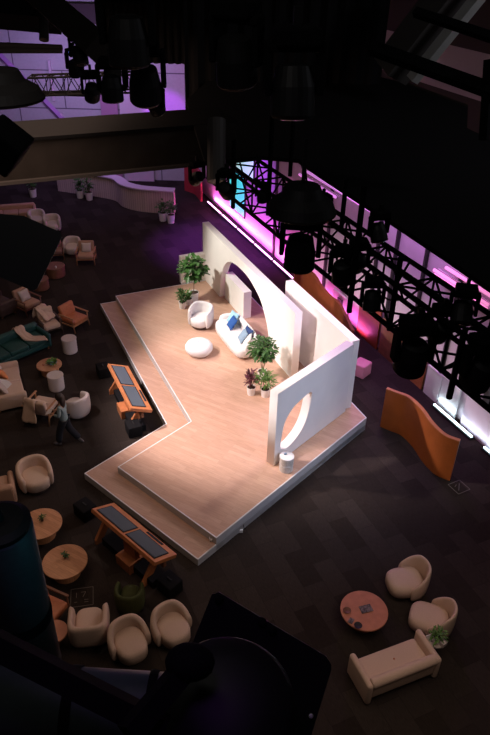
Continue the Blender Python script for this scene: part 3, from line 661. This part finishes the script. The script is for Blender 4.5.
# ------------------------------------------------------------------ walking person
pp_ = G(67.5, 443); pr = yaw(pp_, G(40, 441))
pt = thing('person', 'person with long dark hair in a grey blue top reading a tablet while walking', 'person', pp_, pr)
def skin_mesh(name, verts, edges, m, parent, sub=1):
    me = bpy.data.meshes.new(name); me.from_pydata([v[:3] for v in verts], edges, []); me.materials.append(M[m])
    o = bpy.data.objects.new(name, me); C.objects.link(o); o.parent = parent
    o.modifiers.new('skin', 'SKIN')
    if not me.skin_vertices: me.attributes.new('x', 'FLOAT', 'POINT')
    sv = me.skin_vertices[0].data if len(me.skin_vertices) else None
    if sv:
        for i, v in enumerate(verts): sv[i].radius = (v[3], v[4] if len(v) > 4 else v[3])
        sv[0].use_root = True
    s_ = o.modifiers.new('sub', 'SUBSURF'); s_.levels = sub; s_.render_levels = sub
    for f_ in me.polygons: f_.use_smooth = True
    return o
def ensure_skin(verts, edges, name, m, parent, sub=2):
    # grow tapered limbs as one mesh: skin modifier over a joint skeleton
    me = bpy.data.meshes.new(name); bm = bmesh.new(); ly = bm.verts.layers.skin.verify()
    vs = []
    for v in verts:
        q_ = bm.verts.new(v[:3]); q_[ly].radius = (v[3], v[4] if len(v) > 4 else v[3]); vs.append(q_)
    vs[0][ly].use_root = True
    for e in edges: bm.edges.new((vs[e[0]], vs[e[1]]))
    bm.to_mesh(me); bm.free(); me.materials.append(M[m])
    o = bpy.data.objects.new(name, me); C.objects.link(o); o.parent = parent
    sk = o.modifiers.new('skin', 'SKIN'); sk.use_smooth_shade = True
    s_ = o.modifiers.new('sub', 'SUBSURF'); s_.levels = sub; s_.render_levels = sub; return o
body = [(0, 0, .90, .11, .09), (0, 0, 1.10, .10, .08), (0, -.01, 1.30, .13, .09), (0, -.02, 1.42, .05), (0, -.05, 1.50, .045), (0, -.07, 1.58, .075, .085), (0, -.06, 1.66, .06, .07),
        (.16, -.02, 1.36, .045), (.21, -.03, 1.10, .036), (.10, -.24, 1.06, .026), (.08, -.30, 1.08, .022),
        (-.16, -.02, 1.36, .045), (-.21, -.03, 1.10, .036), (-.10, -.24, 1.06, .026), (-.08, -.30, 1.08, .022),
        (.09, 0, .84, .085), (.09, -.14, .48, .055), (.09, -.20, .08, .035), (-.09, 0, .84, .085), (-.09, .08, .48, .055), (-.09, .34, .14, .035)]
be = [(0, 1), (1, 2), (2, 3), (3, 4), (4, 5), (5, 6), (2, 7), (7, 8), (8, 9), (9, 10), (2, 11), (11, 12), (12, 13), (13, 14), (0, 15), (15, 16), (16, 17), (0, 18), (18, 19), (19, 20)]
for sx, b0 in ((1, 10), (-1, 14)):
    for k in range(4):
        i = len(body); L_ = (.055, .065, .06, .045)[k]
        body += [(sx*(.06+.012*k), -.33, 1.085, .008), (sx*(.05+.010*k), -.33-L_*.6, 1.075, .008), (sx*(.045+.010*k), -.33-L_, 1.09, .007)]
        be += [(b0, i), (i, i+1), (i+1, i+2)]
    i = len(body); body += [(sx*.05, -.31, 1.11, .009), (sx*.035, -.34, 1.12, .008)]; be += [(b0, i), (i, i+1)]
ensure_skin(body, be, 'body', 'skin', pt, 1)
ensure_skin([(0, 0, .80, .17, .14), (0, 0, 1.10, .14, .11), (0, -.01, 1.31, .155, .105), (0, -.02, 1.41, .07), (.17, -.02, 1.35, .062), (.22, -.03, 1.10, .052), (.12, -.20, 1.065, .042), (-.17, -.02, 1.35, .062), (-.22, -.03, 1.10, .052), (-.12, -.20, 1.065, .042)],
            [(0, 1), (1, 2), (2, 3), (2, 4), (4, 5), (5, 6), (2, 7), (7, 8), (8, 9)], 'sweater', 'sweater', pt)
ensure_skin([(0, 0, .95, .14, .12), (.09, 0, .83, .12), (.09, -.14, .47, .105), (.09, -.20, .09, .10), (-.09, 0, .83, .12), (-.09, .08, .47, .105), (-.09, .34, .13, .10)],
            [(0, 1), (1, 2), (2, 3), (0, 4), (4, 5), (5, 6)], 'trousers', 'trousers', pt)
MB().ball(0, -.035, 1.62, .108, .115, .13).ball(0, .04, 1.50, .12, .075, .19).ball(0, .05, 1.38, .09, .05, .12).build('hair', 'hair', pt, smooth=True)
MB().ball(.09, -.25, .045, .045, .125, .045).build('shoe', 'shoe', pt, smooth=True)
o = MB().ball(0, 0, 0, .045, .125, .045).build('shoe', 'shoe', pt, smooth=True); o.location = (-.09, .36, .09); o.rotation_euler.x = R(-40)
MB().ball(0, -.150, 1.585, .012, .018, .016).build('nose', 'skin', pt, smooth=True)
for sx in (-1, 1): MB().ball(sx*.03, -.137, 1.61, .010, .008, .007).build('eye', 'hair', pt, smooth=True)
tb_ = onyaw(pp_, pr, .02, -.37, 1.10)
tag(MB().box(0, 0, 0, .24, .17, .012, rx=R(25)).build('tablet', 'paper', loc=tb_, rz=pr, bevel=.004, bseg=2), 'pale tablet held in the walking person\'s hands', 'tablet')

# ------------------------------------------------------------------ reception at the back
bar_pts = spline_pts(P((60, 190), (100, 196), (118, 200), (126, 206), (140, 210), (160, 212), (175, 213)), 6, False)
t = thing('curved_counter', 'long pale curved ribbed counter at the back of the hall', 'counter', (0, 0, 0))
b = MB(); b.slab(bar_pts, .35, 0, 1.15); b.build('front', 'slat', t); MB().slab(bar_pts, .55, 1.15, 1.21).build('worktop', 'lightwall', t)
for i, (px, py, lb) in enumerate(((165, 214, 'leafy plant in white pot at the counter end, left one'), (173, 216, 'leafy plant in white pot at the counter end, right one'),
                  (84, 192, 'white potted plant before the counter, left one of the far pair'), (93, 194, 'white potted plant before the counter, right one of the far pair'), (38, 191, 'white potted plant farthest to the left before the counter'))):
    g = G(px, py); g.y -= .9
    plant('potted_plant', lb, g, .42, .20, .15, 60, (.30, .30, .40), .26, .12, 'leaf', up=.6, core=.0)

# ------------------------------------------------------------------ along the right wall: lights, boards, tubes
LS = 12.42
def seg_led(p, q_, m_, label, group):
    d = q_-p; t = thing('floor_light', label, 'light', (p+q_)/2, math.atan2(d.y, d.x), group); L_ = d.length
    MB().box(0, 0, .04, L_, .16, .08).build('housing', 'black', t)
    MB().box(0, 0, .095, L_*.96, .055, .03).build('led_tube', m_, t); return t
sA, sB = w.dot(G(209, 203)), w.dot(G(296, 281)); NS = 5
ords = ['farthest', 'second farthest', 'middle', 'second nearest', 'nearest']
for i in range(NS):
    x0 = sA+(sB-sA)*i/NS; x1 = sA+(sB-sA)*(i+.95)/NS
    seg_led(onw(x0, LS), onw(x1, LS), 'ledpink', 'pink linear floor light behind the arch wall, %s of five' % ords[i], 'pink linear floor lights')
seg_led(G(433, 406), G(472, 440), 'ledwhite', 'cool white linear floor light right of the orange screen', 'white linear floor lights')
seg_led(G(483, 449), G(512, 474), 'ledwhite', 'cool white linear floor light cut by the right picture edge', 'white linear floor lights')
# boards leaning on the wall base
for px, py, wd_, h_, m_, lb in ((338, 322, 1.0, .9, 'whiteboard', 'white board with a black panel behind the brown curved screen'), (366, 342, 1.3, 1.5, 'redwood', 'tall red brown board by the right wall above the pink pouf'), (388, 366, 1.3, 1.3, 'walnut', 'dark brown board by the right wall between the red brown and orange boards'), (411, 392, .9, 1.2, 'kiosk', 'orange brown board standing left of the white boards by the right wall'),
                            (428, 408, .7, 1.0, 'whiteboard', 'white board by the right wall next to the orange brown one'), (444, 420, .8, 1.05, 'whiteboard', 'white board by the right wall behind the floor light'), (474, 446, 1.4, 1.15, 'lightwall', 'pale wide board by the right wall at the picture edge')):
    g = WP(px, py, WR-.12); s_ = w.dot(g); q_ = onw(s_, WR-.12, 0)
    t = thing('board', lb, 'board', q_, RW); MB().box(0, 0, h_/2, wd_, .06, h_).build('panel', m_, t); MB().box(0, -.0, h_+.015, wd_+.02, .08, .03).build('cap', 'edge' if m_ in ('whiteboard', 'lightwall') else 'walnut', t)
    if px == 338: MB().box(-.05, .045, .55, .36, .03, .4).build('black_panel', 'black', t)
# teal and white screens at the far end of the wall
for p0_, p1_, m_, lb in (((231, 206), (247, 178), 'tealscreen', 'glowing teal screen on the right wall behind the truss'), ((238, 168), (256, 157), 'cyanscreen', 'glowing pale screen above the teal one')):
    A, B = WP(*p0_), WP(*p1_); sa, sb_ = w.dot(A), w.dot(B); q_ = onw((sa+sb_)/2, WR-.06, 0)
    t = thing('wall_screen', lb, 'screen', q_+V((0, 0, (A.z+B.z)/2)), RW)
    MB().box(0, 0, 0, abs(sb_-sa), .06, abs(B.z-A.z)).build('frame', 'black', t); MB().box(0, .035, 0, abs(sb_-sa)*.94, .02, abs(B.z-A.z)*.92).build('display', m_, t)
def tube_on(p, q_, m_, lb, r_=.05):
    A, B = WP(*p, WR-.3), WP(*q_, WR-.3); z_ = (A.z+B.z)/2; A.z = B.z = z_  # thin emissive tube along the wall for each pink line
    t = thing('wall_tube', lb, 'light', (A+B)/2, RW); L_ = (B-A).length
    MB().tube([(-L_/2, 0, 0), (L_/2, 0, 0)], r_, 8).build('tube', m_, t, smooth=True); MB().box(0, -.15, 0, L_, .05, .05).build('rail', 'rightwall', t)
tube_on((434, 270), (488, 305), 'glowrose', 'glowing rose tube high on the right wall, upper one')
tube_on((446, 268), (495, 298), 'glowrose', 'glowing rose tube high on the right wall, far upper one')
tube_on((435, 272), (486, 312), 'glowrose', 'glowing rose tube high on the right wall, lower one')
tube_on((308, 164), (372, 221), 'glowmauve', 'glowing mauve tube high on the right wall, upper one beside the black deck')
tube_on((300, 168), (335, 204), 'glowmauve', 'glowing mauve tube high on the right wall, lower one behind the dish lamp')
# mullions on the wall
for px, py in ((277, 200), (330, 230), (396, 262), (420, 300), (447, 350), (372, 300)):
    s_ = w.dot(WP(px, py)); q_ = onw(s_, WR-.06)
    tag(MB().box(0, 0, 2.9, .10, .1, 5.8).build('wall_mullion', 'black', loc=q_, rz=RW), 'black upright on the right wall %s' % {277: 'left of the dish lamp', 330: 'right of the dish lamp', 396: 'below the deck edge where the mauve panel starts', 420: 'crossing behind the middle of the truss', 447: 'beside the yellow cable', 372: 'above the pink pouf'}[px], 'post')

# ------------------------------------------------------------------ overhead: beam, deck, truss, lamps
# grey beam on the left
A, B = G(-60, 191, 8.9), G(235, 162, 8.9); d = (B-A); rb = math.atan2(d.y, d.x); mid = (A+B)/2; Lb = d.length
t = thing('ceiling_beam', 'wide dark grey steel beam crossing the upper left of the hall', 'beam', (mid.x, mid.y, 8.9), rb)
MB().box(0, .55, .33, Lb, 1.0, .66).build('web', 'steel', t); MB().box(0, .55, .02, Lb, 1.16, .05).build('lower_flange', 'steelgrey', t); MB().box(0, .5, .68, Lb, 1.1, .05).build('upper_flange', 'blackm', t)
# black deck on the right
dk = [(186, 100), (205, 161), (262, 156), (298, 159), (320, 174), (400, 226), (450, 259), (492, 288), (560, 333), (560, 165), (488, 138), (467, 128), (468, 106), (405, 83), (372, 75), (300, 60), (220, 70)]
dkp = [G(x, y, 9.6) for x, y in dk]
t = thing('black_deck', 'broad black overhead deck covering the upper right of the view', 'deck', (0, 0, 0))
MB().prism([(p.x, p.y) for p in dkp], 9.54, 9.6).build('deck_floor', 'darksheet', t)
for p, q_ in ((G(405, 83, 9.6), G(467, 106, 9.6)),):
    MB().tube([p, q_], .03, 6).build('edge_rail', 'steel', t)
# added dark sheets that fill the black areas at the top
def darksheet(label, x0, x1, y1, dep, ztop=13.5):
    A, B = D(x0, y1, dep), D(x1, y1, dep); z0 = min(A.z, B.z); N = 60; b = MB(); pts = []
    for i in range(N+1):
        u = i/N; p = A.lerp(B, u); pts.append((p.x, p.y+.06*math.sin(i*1.3)))
    b.slab(pts, .03, z0, ztop); return tag(b.build('dark_sheet', 'darksheet', smooth=False), label, 'dark sheet')
darksheet('added dark sheet filling the black area behind the black deck at the top centre', 186, 376, 118, 15)
darksheet('added dark sheet filling the black area at the top left behind the moving lights', 100, 190, 62, 16)
# grey girder and rails at the top right
def barr(name, p, q_, r_, m_, label, cat='beam', seg=4): return tag(MB().tube([p, q_], r_, seg).build(name, m_, smooth=False), label, cat)
t = thing('grey_girder', 'grey slanting girder at the top right corner', 'beam', (0, 0, 0))
MB().tube([D(390, 72, 13), D(456, -12, 12)], .40, 4).build('beam', 'steelgrey', t); MB().tube([D(412, 80, 12.4), D(486, -12, 11.4)], .13, 4).build('flange', 'riser', t)
barr('handrail', D(415, 12, 9), D(500, 40, 8.4), .07, 'blackm', 'thick black rail crossing the top right corner, upper one')
barr('handrail', D(372, 48, 9), D(500, 94, 8.2), .10, 'blackm', 'thick black rail crossing the top right corner, lower one')
barr('handrail_post', D(484, 140, 8.4), D(489, 60, 8.2), .07, 'blackm', 'black upright post at the right edge above the deck')
barr('column', D(216.5, 182, 9.5), D(216.5, 120, 9.5), .13, 'steelgrey', 'grey pipe column hanging beside the beam end', 'column', 16)
barr('ceiling_beam', D(30, -12, 11), D(102, 50, 9.5), .26, 'steel', 'dark slanting beam at the top left of the picture')
barr('duct', D(-10, 10, 12), D(60, 16, 12), .30, 'blackm', 'black duct across the top left corner', 'duct')
tagd = [(44, -5, 40, 'dull pipe dropping at the top left near the slanting beam'), ]
for px, ya, yb, lb in tagd: barr('drop_pipe', D(px, yb, 11), D(px, ya, 11), .08, 'steel', lb, 'pipe', 10)
barr('drop_pipe', D(113, 97, 10), D(112, 50, 10), .13, 'steel', 'dull pipe hanging above the beam between black lamps', 'pipe', 12)

# lighting trusses
def truss(label, A, B, s_=.5, nb=14, m_='blackm', r_=.028, sides=(0, 1, 2, 3)):
    t = thing('lighting_truss', label, 'truss', A, 0); d = B-A; L_ = d.length; e = d.normalized(); sd = V((-e.y, e.x, 0)).normalized(); up = V((0, 0, 1))
    off = [V((0, 0, 0)), sd*s_, sd*s_+up*s_, up*s_]
    for o_ in off: MB().tube([o_, o_+d], r_, 8).build('chord', m_, t, smooth=True)
    for f_ in sides:
        p_, q_ = off[f_], off[(f_+1) % 4]
        for i in range(nb):
            u0, u1 = d*(i/nb), d*((i+1)/nb)
            MB().tube([(p_ if i % 2 else q_)+u0, (q_ if i % 2 else p_)+u1], r_*.5, 5).build('brace', m_, t)
    for i in range(nb//2+1):
        u = d*(2*i/nb) if i*2 <= nb else d; b = MB()
        for k in range(4): b.tube([off[k]+u, off[(k+1) % 4]+u], r_*.5, 5)
        b.build('frame', m_, t)
    return t
tA, tB = G(215, 184, 9.0), G(505, 422, 9.0)
ex = (tB-tA); tA2 = tA-ex*.05
truss('long black lighting truss running diagonally above the right side of the stage', tA2, tB, .48, 16)
barr('lighting_pipe', G(318, 214, 9.5), G(505, 345, 9.5), .035, 'blackm', 'black pipe running above the long truss', 'pipe', 8)
barr('lighting_pipe', D(-12, 91, 15), D(100, 95, 15), .05, 'blackm', 'black pipe in front of the pale back wall, lower run', 'pipe', 8)
barr('lighting_pipe', D(-12, 45, 15), D(62, 48, 15), .07, 'blackm', 'black pipe in front of the pale back wall, top run', 'pipe', 8)
barr('lighting_pipe', D(-12, 51, 15), D(62, 51, 15), .05, 'blackm', 'black pipe just below the top run at the back wall', 'pipe', 8)
truss('thin black truss in front of the pale back wall', D(30, 96, 13), D(155, 92, 13), .32, 14, r_=.02)
for i, (px, ya, yb, dep) in enumerate(((268, 128, 215, 8), (290, 120, 176, 8.6), (349, 200, 312, 6.9), (341, 185, 230, 8), (233, 150, 208, 8.4), (389, 262, 330, 7.2), (449, 330, 398, 6.2))):
    barr('drop_pipe', D(px, yb, dep), D(px, yb, dep)+V((0, 0, (yb-ya)*dep/FPX*1.15)), .03, 'blackm',
         'black upright pipe ' + ['left of the dish lamp', 'holding the dish lamp', 'crossing the long truss at its middle', 'behind the middle clamp', 'beside the amber lamp', 'above the round lamp near the pouf', 'close to the right end of the truss'][i], 'pipe', 6)

# moving head lamps
def moving_head(label, p, rz=0, sc_=1.0, tilt=0, lensm='lens', nm='moving_head_lamp', base=True):
    t = thing(nm, label, 'stage lamp', p, rz); t.scale = (sc_,)*3
    if base:
        MB().box(0, 0, .34, .30, .24, .12).build('base', 'blackm', t, bevel=.02, bseg=2)
        MB().box(0, 0, .45, .05, .05, .12).build('clamp', 'black', t)
    for sx in (-1, 1): MB().box(sx*.18, 0, .14, .05, .12, .34).build('yoke_arm', 'blackm', t, bevel=.015, bseg=2)
    MB().box(0, 0, .27, .40, .14, .05).build('yoke_bridge', 'blackm', t, bevel=.01, bseg=2)
    mt = Matrix.Rotation(tilt, 4, 'X')
    MB().lathe([(.07, .17), (.12, .15), (.15, .02), (.155, -.16), (.14, -.18)], seg=24, mt=mt).build('head', 'black', t, smooth=False)
    h = MB().lathe([(.12, -.181), (.08, -.195), (.02, -.20)], seg=20, mt=mt).build('lens', lensm, t, smooth=True)
    if 'blue' in label: MB().ball(0, -.13, .34, .035, .03, .025).build('indicator', 'lampblue', t)
    return t
heads = [(197, 178, 9.8, .62, 60, 'lampteal', 'teal glowing lamp hanging left of the column'), (226, 190, 8.2, .62, 50, 'lampamber', 'lamp with amber glow at the far end of the truss'),
         (300, 252, 7.0, 1.05, 0, 'lens', 'large black barrel lamp hanging under the dish lamp'), (342, 272, 6.9, .7, 20, 'lens', 'black lamp with visible lens under the middle of the truss'),
         (322, 214, 7.4, .55, -40, 'lens', 'black lamp clamped on top of the truss left of the middle'), (357, 262, 6.8, .6, 40, 'lens', 'black lamp right beside the middle upright'),
         (378, 232, 7.3, .6, -30, 'lens', 'small black lamp on the pipe near the deck edge'), (412, 356, 6.3, .98, 10, 'lens', 'large black barrel lamp above the orange screen'),
         (462, 312, 6.2, .65, -40, 'lens', 'black lamp beside the rose tubes'), (480, 372, 5.9, .9, 20, 'lens', 'black lamp at the right picture edge'), (262, 196, 8.2, .42, 10, 'lens', 'small black lamp left of the dish lamp'),
         (372, 300, 6.8, .6, -20, 'lens', 'black lamp under the truss above the pink pouf'), (440, 330, 6.4, .65, 30, 'lens', 'black lamp below the yellow cable'),
         (80, 55, 10, .75, -30, 'lens', 'black lamp with tiny blue light left of the black lamps'), (75, 68, 10.5, .7, 10, 'lens', 'black lamp with tiny blue light above the thin truss'),
         (92, 92, 9.5, .7, 30, 'lens', 'tilted black lamp hanging below the thin truss'), (112, 88, 8.5, .9, 0, 'lens', 'large black lamp above the grey beam, left of two'), (145, 84, 7.5, 1.15, 15, 'lens', 'large black lamp above the grey beam, right of two'),
         (155, 105, 9, .7, 40, 'lens', 'tilted black lamp touching the violet panel'), (128, 40, 7, 1.4, 0, 'lens', 'very large black lamp at the top left centre'), (236, 60, 6.5, 1.3, 10, 'lens', 'large black lamp in front of the dark sheet, left one'), (293, 90, 6.5, 1.4, -10, 'lens', 'large black lamp in front of the dark sheet, right one')]
for px, py, dep, s_, tl, lm, lb in heads: moving_head(lb, D(px, py, dep), random.uniform(-.6, .6), s_, R(tl), lm)
def dish(label, p, r_, m_='black'):
    t = thing('dish_lamp', label, 'stage lamp', p)
    MB().lathe([(r_*.98, 0), (r_, .02), (r_*.9, .10), (r_*.62, .17), (r_*.5, .26), (r_*.2, .28)], seg=40).build('reflector', m_, t, smooth=False)
    MB().lathe([(r_*.95, -.012), (r_*1.01, 0), (r_*1.01, .02)], seg=40).build('rim', 'steel', t); MB().tube([(0, 0, .28), (0, 0, .7)], .02, 6).build('stem', 'black', t)
    return t
dish('wide black dish lamp above the truss near the centre', D(301, 212, 6.6), .34)
dish('wide black dish lamp at the left edge above the beam', D(0, 99, 6.5), .42, 'steelgrey')
# yellow cable coil and hanging cables
cb = D(442, 312, 6.6); pts = [cb+V((random.uniform(-.09, .09), random.uniform(-.05, .05), random.uniform(-.07, .07))) for _ in range(14)]
tag(MB().tube(spline_pts([tuple(p) for p in pts], 4, False), .008, 5).build('coiled_cable', 'yellow', smooth=True), 'tangled yellow cable on the truss', 'cable')
for i, (x0, y0, x1, y1) in enumerate(((300, 160, 330, 210), (305, 165, 316, 200), (340, 250, 372, 262), (372, 270, 402, 300), (402, 320, 436, 338))):
    A, B = D(x0, y0, 7.4), D(x1, y1, 6.9); m_ = (A+B)/2-V((0, 0, .15))
    tag(MB().tube(spline_pts([tuple(A), tuple(m_), tuple(B)], 6, False), .010, 5).build('hanging_cable', 'blackm', smooth=True),
        'thin black cable sagging ' + ['from the deck edge over the mauve wall', 'just above the dish lamp', 'by the middle of the truss', 'over the pink lit wall', 'near the yellow cable'][i], 'cable')

# ------------------------------------------------------------------ near the camera: lamps and shutters
p = D(0, 527, 3.4)
t = thing('lamp_housing', 'upright grey cylinder lamp with teal sheen at the left edge', 'stage lamp', p)
MB().lathe([(.158, -1.15), (.158, -.01), (.148, 0)], seg=48).build('body', 'tealmetal', t, smooth=False)
MB().lathe([(.150, .0), (.155, .03), (.12, .05), (.06, .055)], seg=40).build('cap', 'black', t)
MB().lathe([(.162, -.72), (.164, -.68), (.162, -.64)], seg=48).build('band', 'blackm', t)
MB().tube([(0, 0, .05), (-.02, 0, .22)], .03, 10).build('stem', 'black', t)
for o in t.children:
    if o.name.startswith('body'):
        for f_ in o.data.polygons: f_.use_smooth = abs(f_.normal.z) < .5
area('teal_glint_light', (p.x+1.1, p.y-.2, p.z+.2), (p.x, p.y, p.z-.6), .75, (.05, .6, .7), .4, .8)
def plate(label, corners, dep, m_='black', th=.012, r_=.03):
    P_ = [D(x, y, d_) for (x, y), d_ in zip(corners, dep)]; ctr = sum(P_, V())/len(P_)
    nn = (P_[1]-P_[0]).cross(P_[-1]-P_[0]).normalized(); b = MB()
    f0 = [b.bm.verts.new(q_-ctr-nn*th/2) for q_ in P_]; f1 = [b.bm.verts.new(q_-ctr+nn*th/2) for q_ in P_]
    b.bm.faces.new(f0[::-1]); b.bm.faces.new(f1); N = len(P_)
    for i in range(N): b.bm.faces.new((f0[i], f0[(i+1) % N], f1[(i+1) % N], f1[i]))
    t = thing('barn_door', label, 'lamp shutter', ctr); b.build('plate', m_, t); return t, ctr, P_
t, ctr, P_ = plate('large black rounded lamp shutter at the bottom centre', [(219, 592), (326, 656), (331, 664), (331, 670), (308, 745), (160, 745), (184, 664), (212, 594)], [2.7]*8)
for i, (px, py) in enumerate(((262, 622), (272, 630), (219, 599))):
    q_ = D(px, py, 2.68)-ctr; MB().ball(q_.x, q_.y, q_.z, .018, .018, .018).build('hinge_bolt', 'blackm', t)
q_ = D(311, 716, 2.66)-ctr; MB().ball(q_.x, q_.y, q_.z, .010, .010, .010).build('bright_bolt', 'pot', t)
t, ctr, P_ = plate('large black square lamp shutter at the left edge', [(-22, 212), (24, 216), (60, 232), (62, 237), (37, 289), (33, 291), (-22, 268)], [4.2]*7)
t = thing('shutter_lamp', 'black lamp box above the left square shutter', 'stage lamp', D(4, 146, 4.4))
o = MB().box(0, 0, 0, .25, .24, .25, ry=R(40), rx=R(10)).build('housing', 'blackm', t, bevel=.02, bseg=2); MB().tube([(-.1, 0, .1), (-.12, 0, .4)], .04, 8).build('neck', 'black', t)
# round lamp at the bottom
p = D(226, 705, 2.3); dirn = (p-V((0, 0, CH))).normalized()
t = thing('round_lamp', 'large round black lamp at the bottom centre over the shutter', 'stage lamp', p)
mt = Matrix.Rotation(R(12), 4, 'X')
MB().lathe([(.20, -.22), (.235, -.05), (.235, .0), (.21, .05), (.12, .09), (.03, .10)], seg=48, mt=mt).build('housing', 'black', t, smooth=True)
for i in range(5): MB().box(0, .0, .03+i*.012, .30-.04*i, .012, .02).build('cooling_fin', 'blackm', t)
# body and strap at the lower left
A, B = D(-30, 700, 2.5), D(215, 715, 2.5)
t = thing('barrel_lamp', 'dark purple sheened lamp body along the bottom left edge', 'stage lamp', (A+B)/2)
d = (B-A)/2; MB().tube([-d, -d*.95, d*.8, d], [.10, .135, .135, .09], 24).build('housing', 'tealmetal', t, smooth=True)
MB().tube([-d*.2, -d*.12], .142, 24).build('ring', 'blackm', t); MB().tube([d*.45, d*.52], .142, 24).build('ring', 'blackm', t)
t = thing('lamp_yoke', 'black yoke arm slanting across the bottom left lamps', 'stage lamp', D(60, 680, 2.1))
A, B = D(-20, 636, 2.15)-t.location, D(165, 730, 2.1)-t.location; MB().tube([A, B], .05, 4).build('arm', 'blackm', t)
A, B = D(128, 735, 2.0)-t.location, D(196, 655, 2.2)-t.location; MB().tube([A, B], .045, 4).build('brace', 'blackm', t)
MB().ball(*(D(190, 662, 2.15)-t.location), .08, .06, .06).build('knuckle', 'blackm', t, smooth=True)
area('violet_glint_light', (-.2, 1.0, 12.2), D(120, 690, 2.4), 2, (.45, .15, .8), .3, .3)
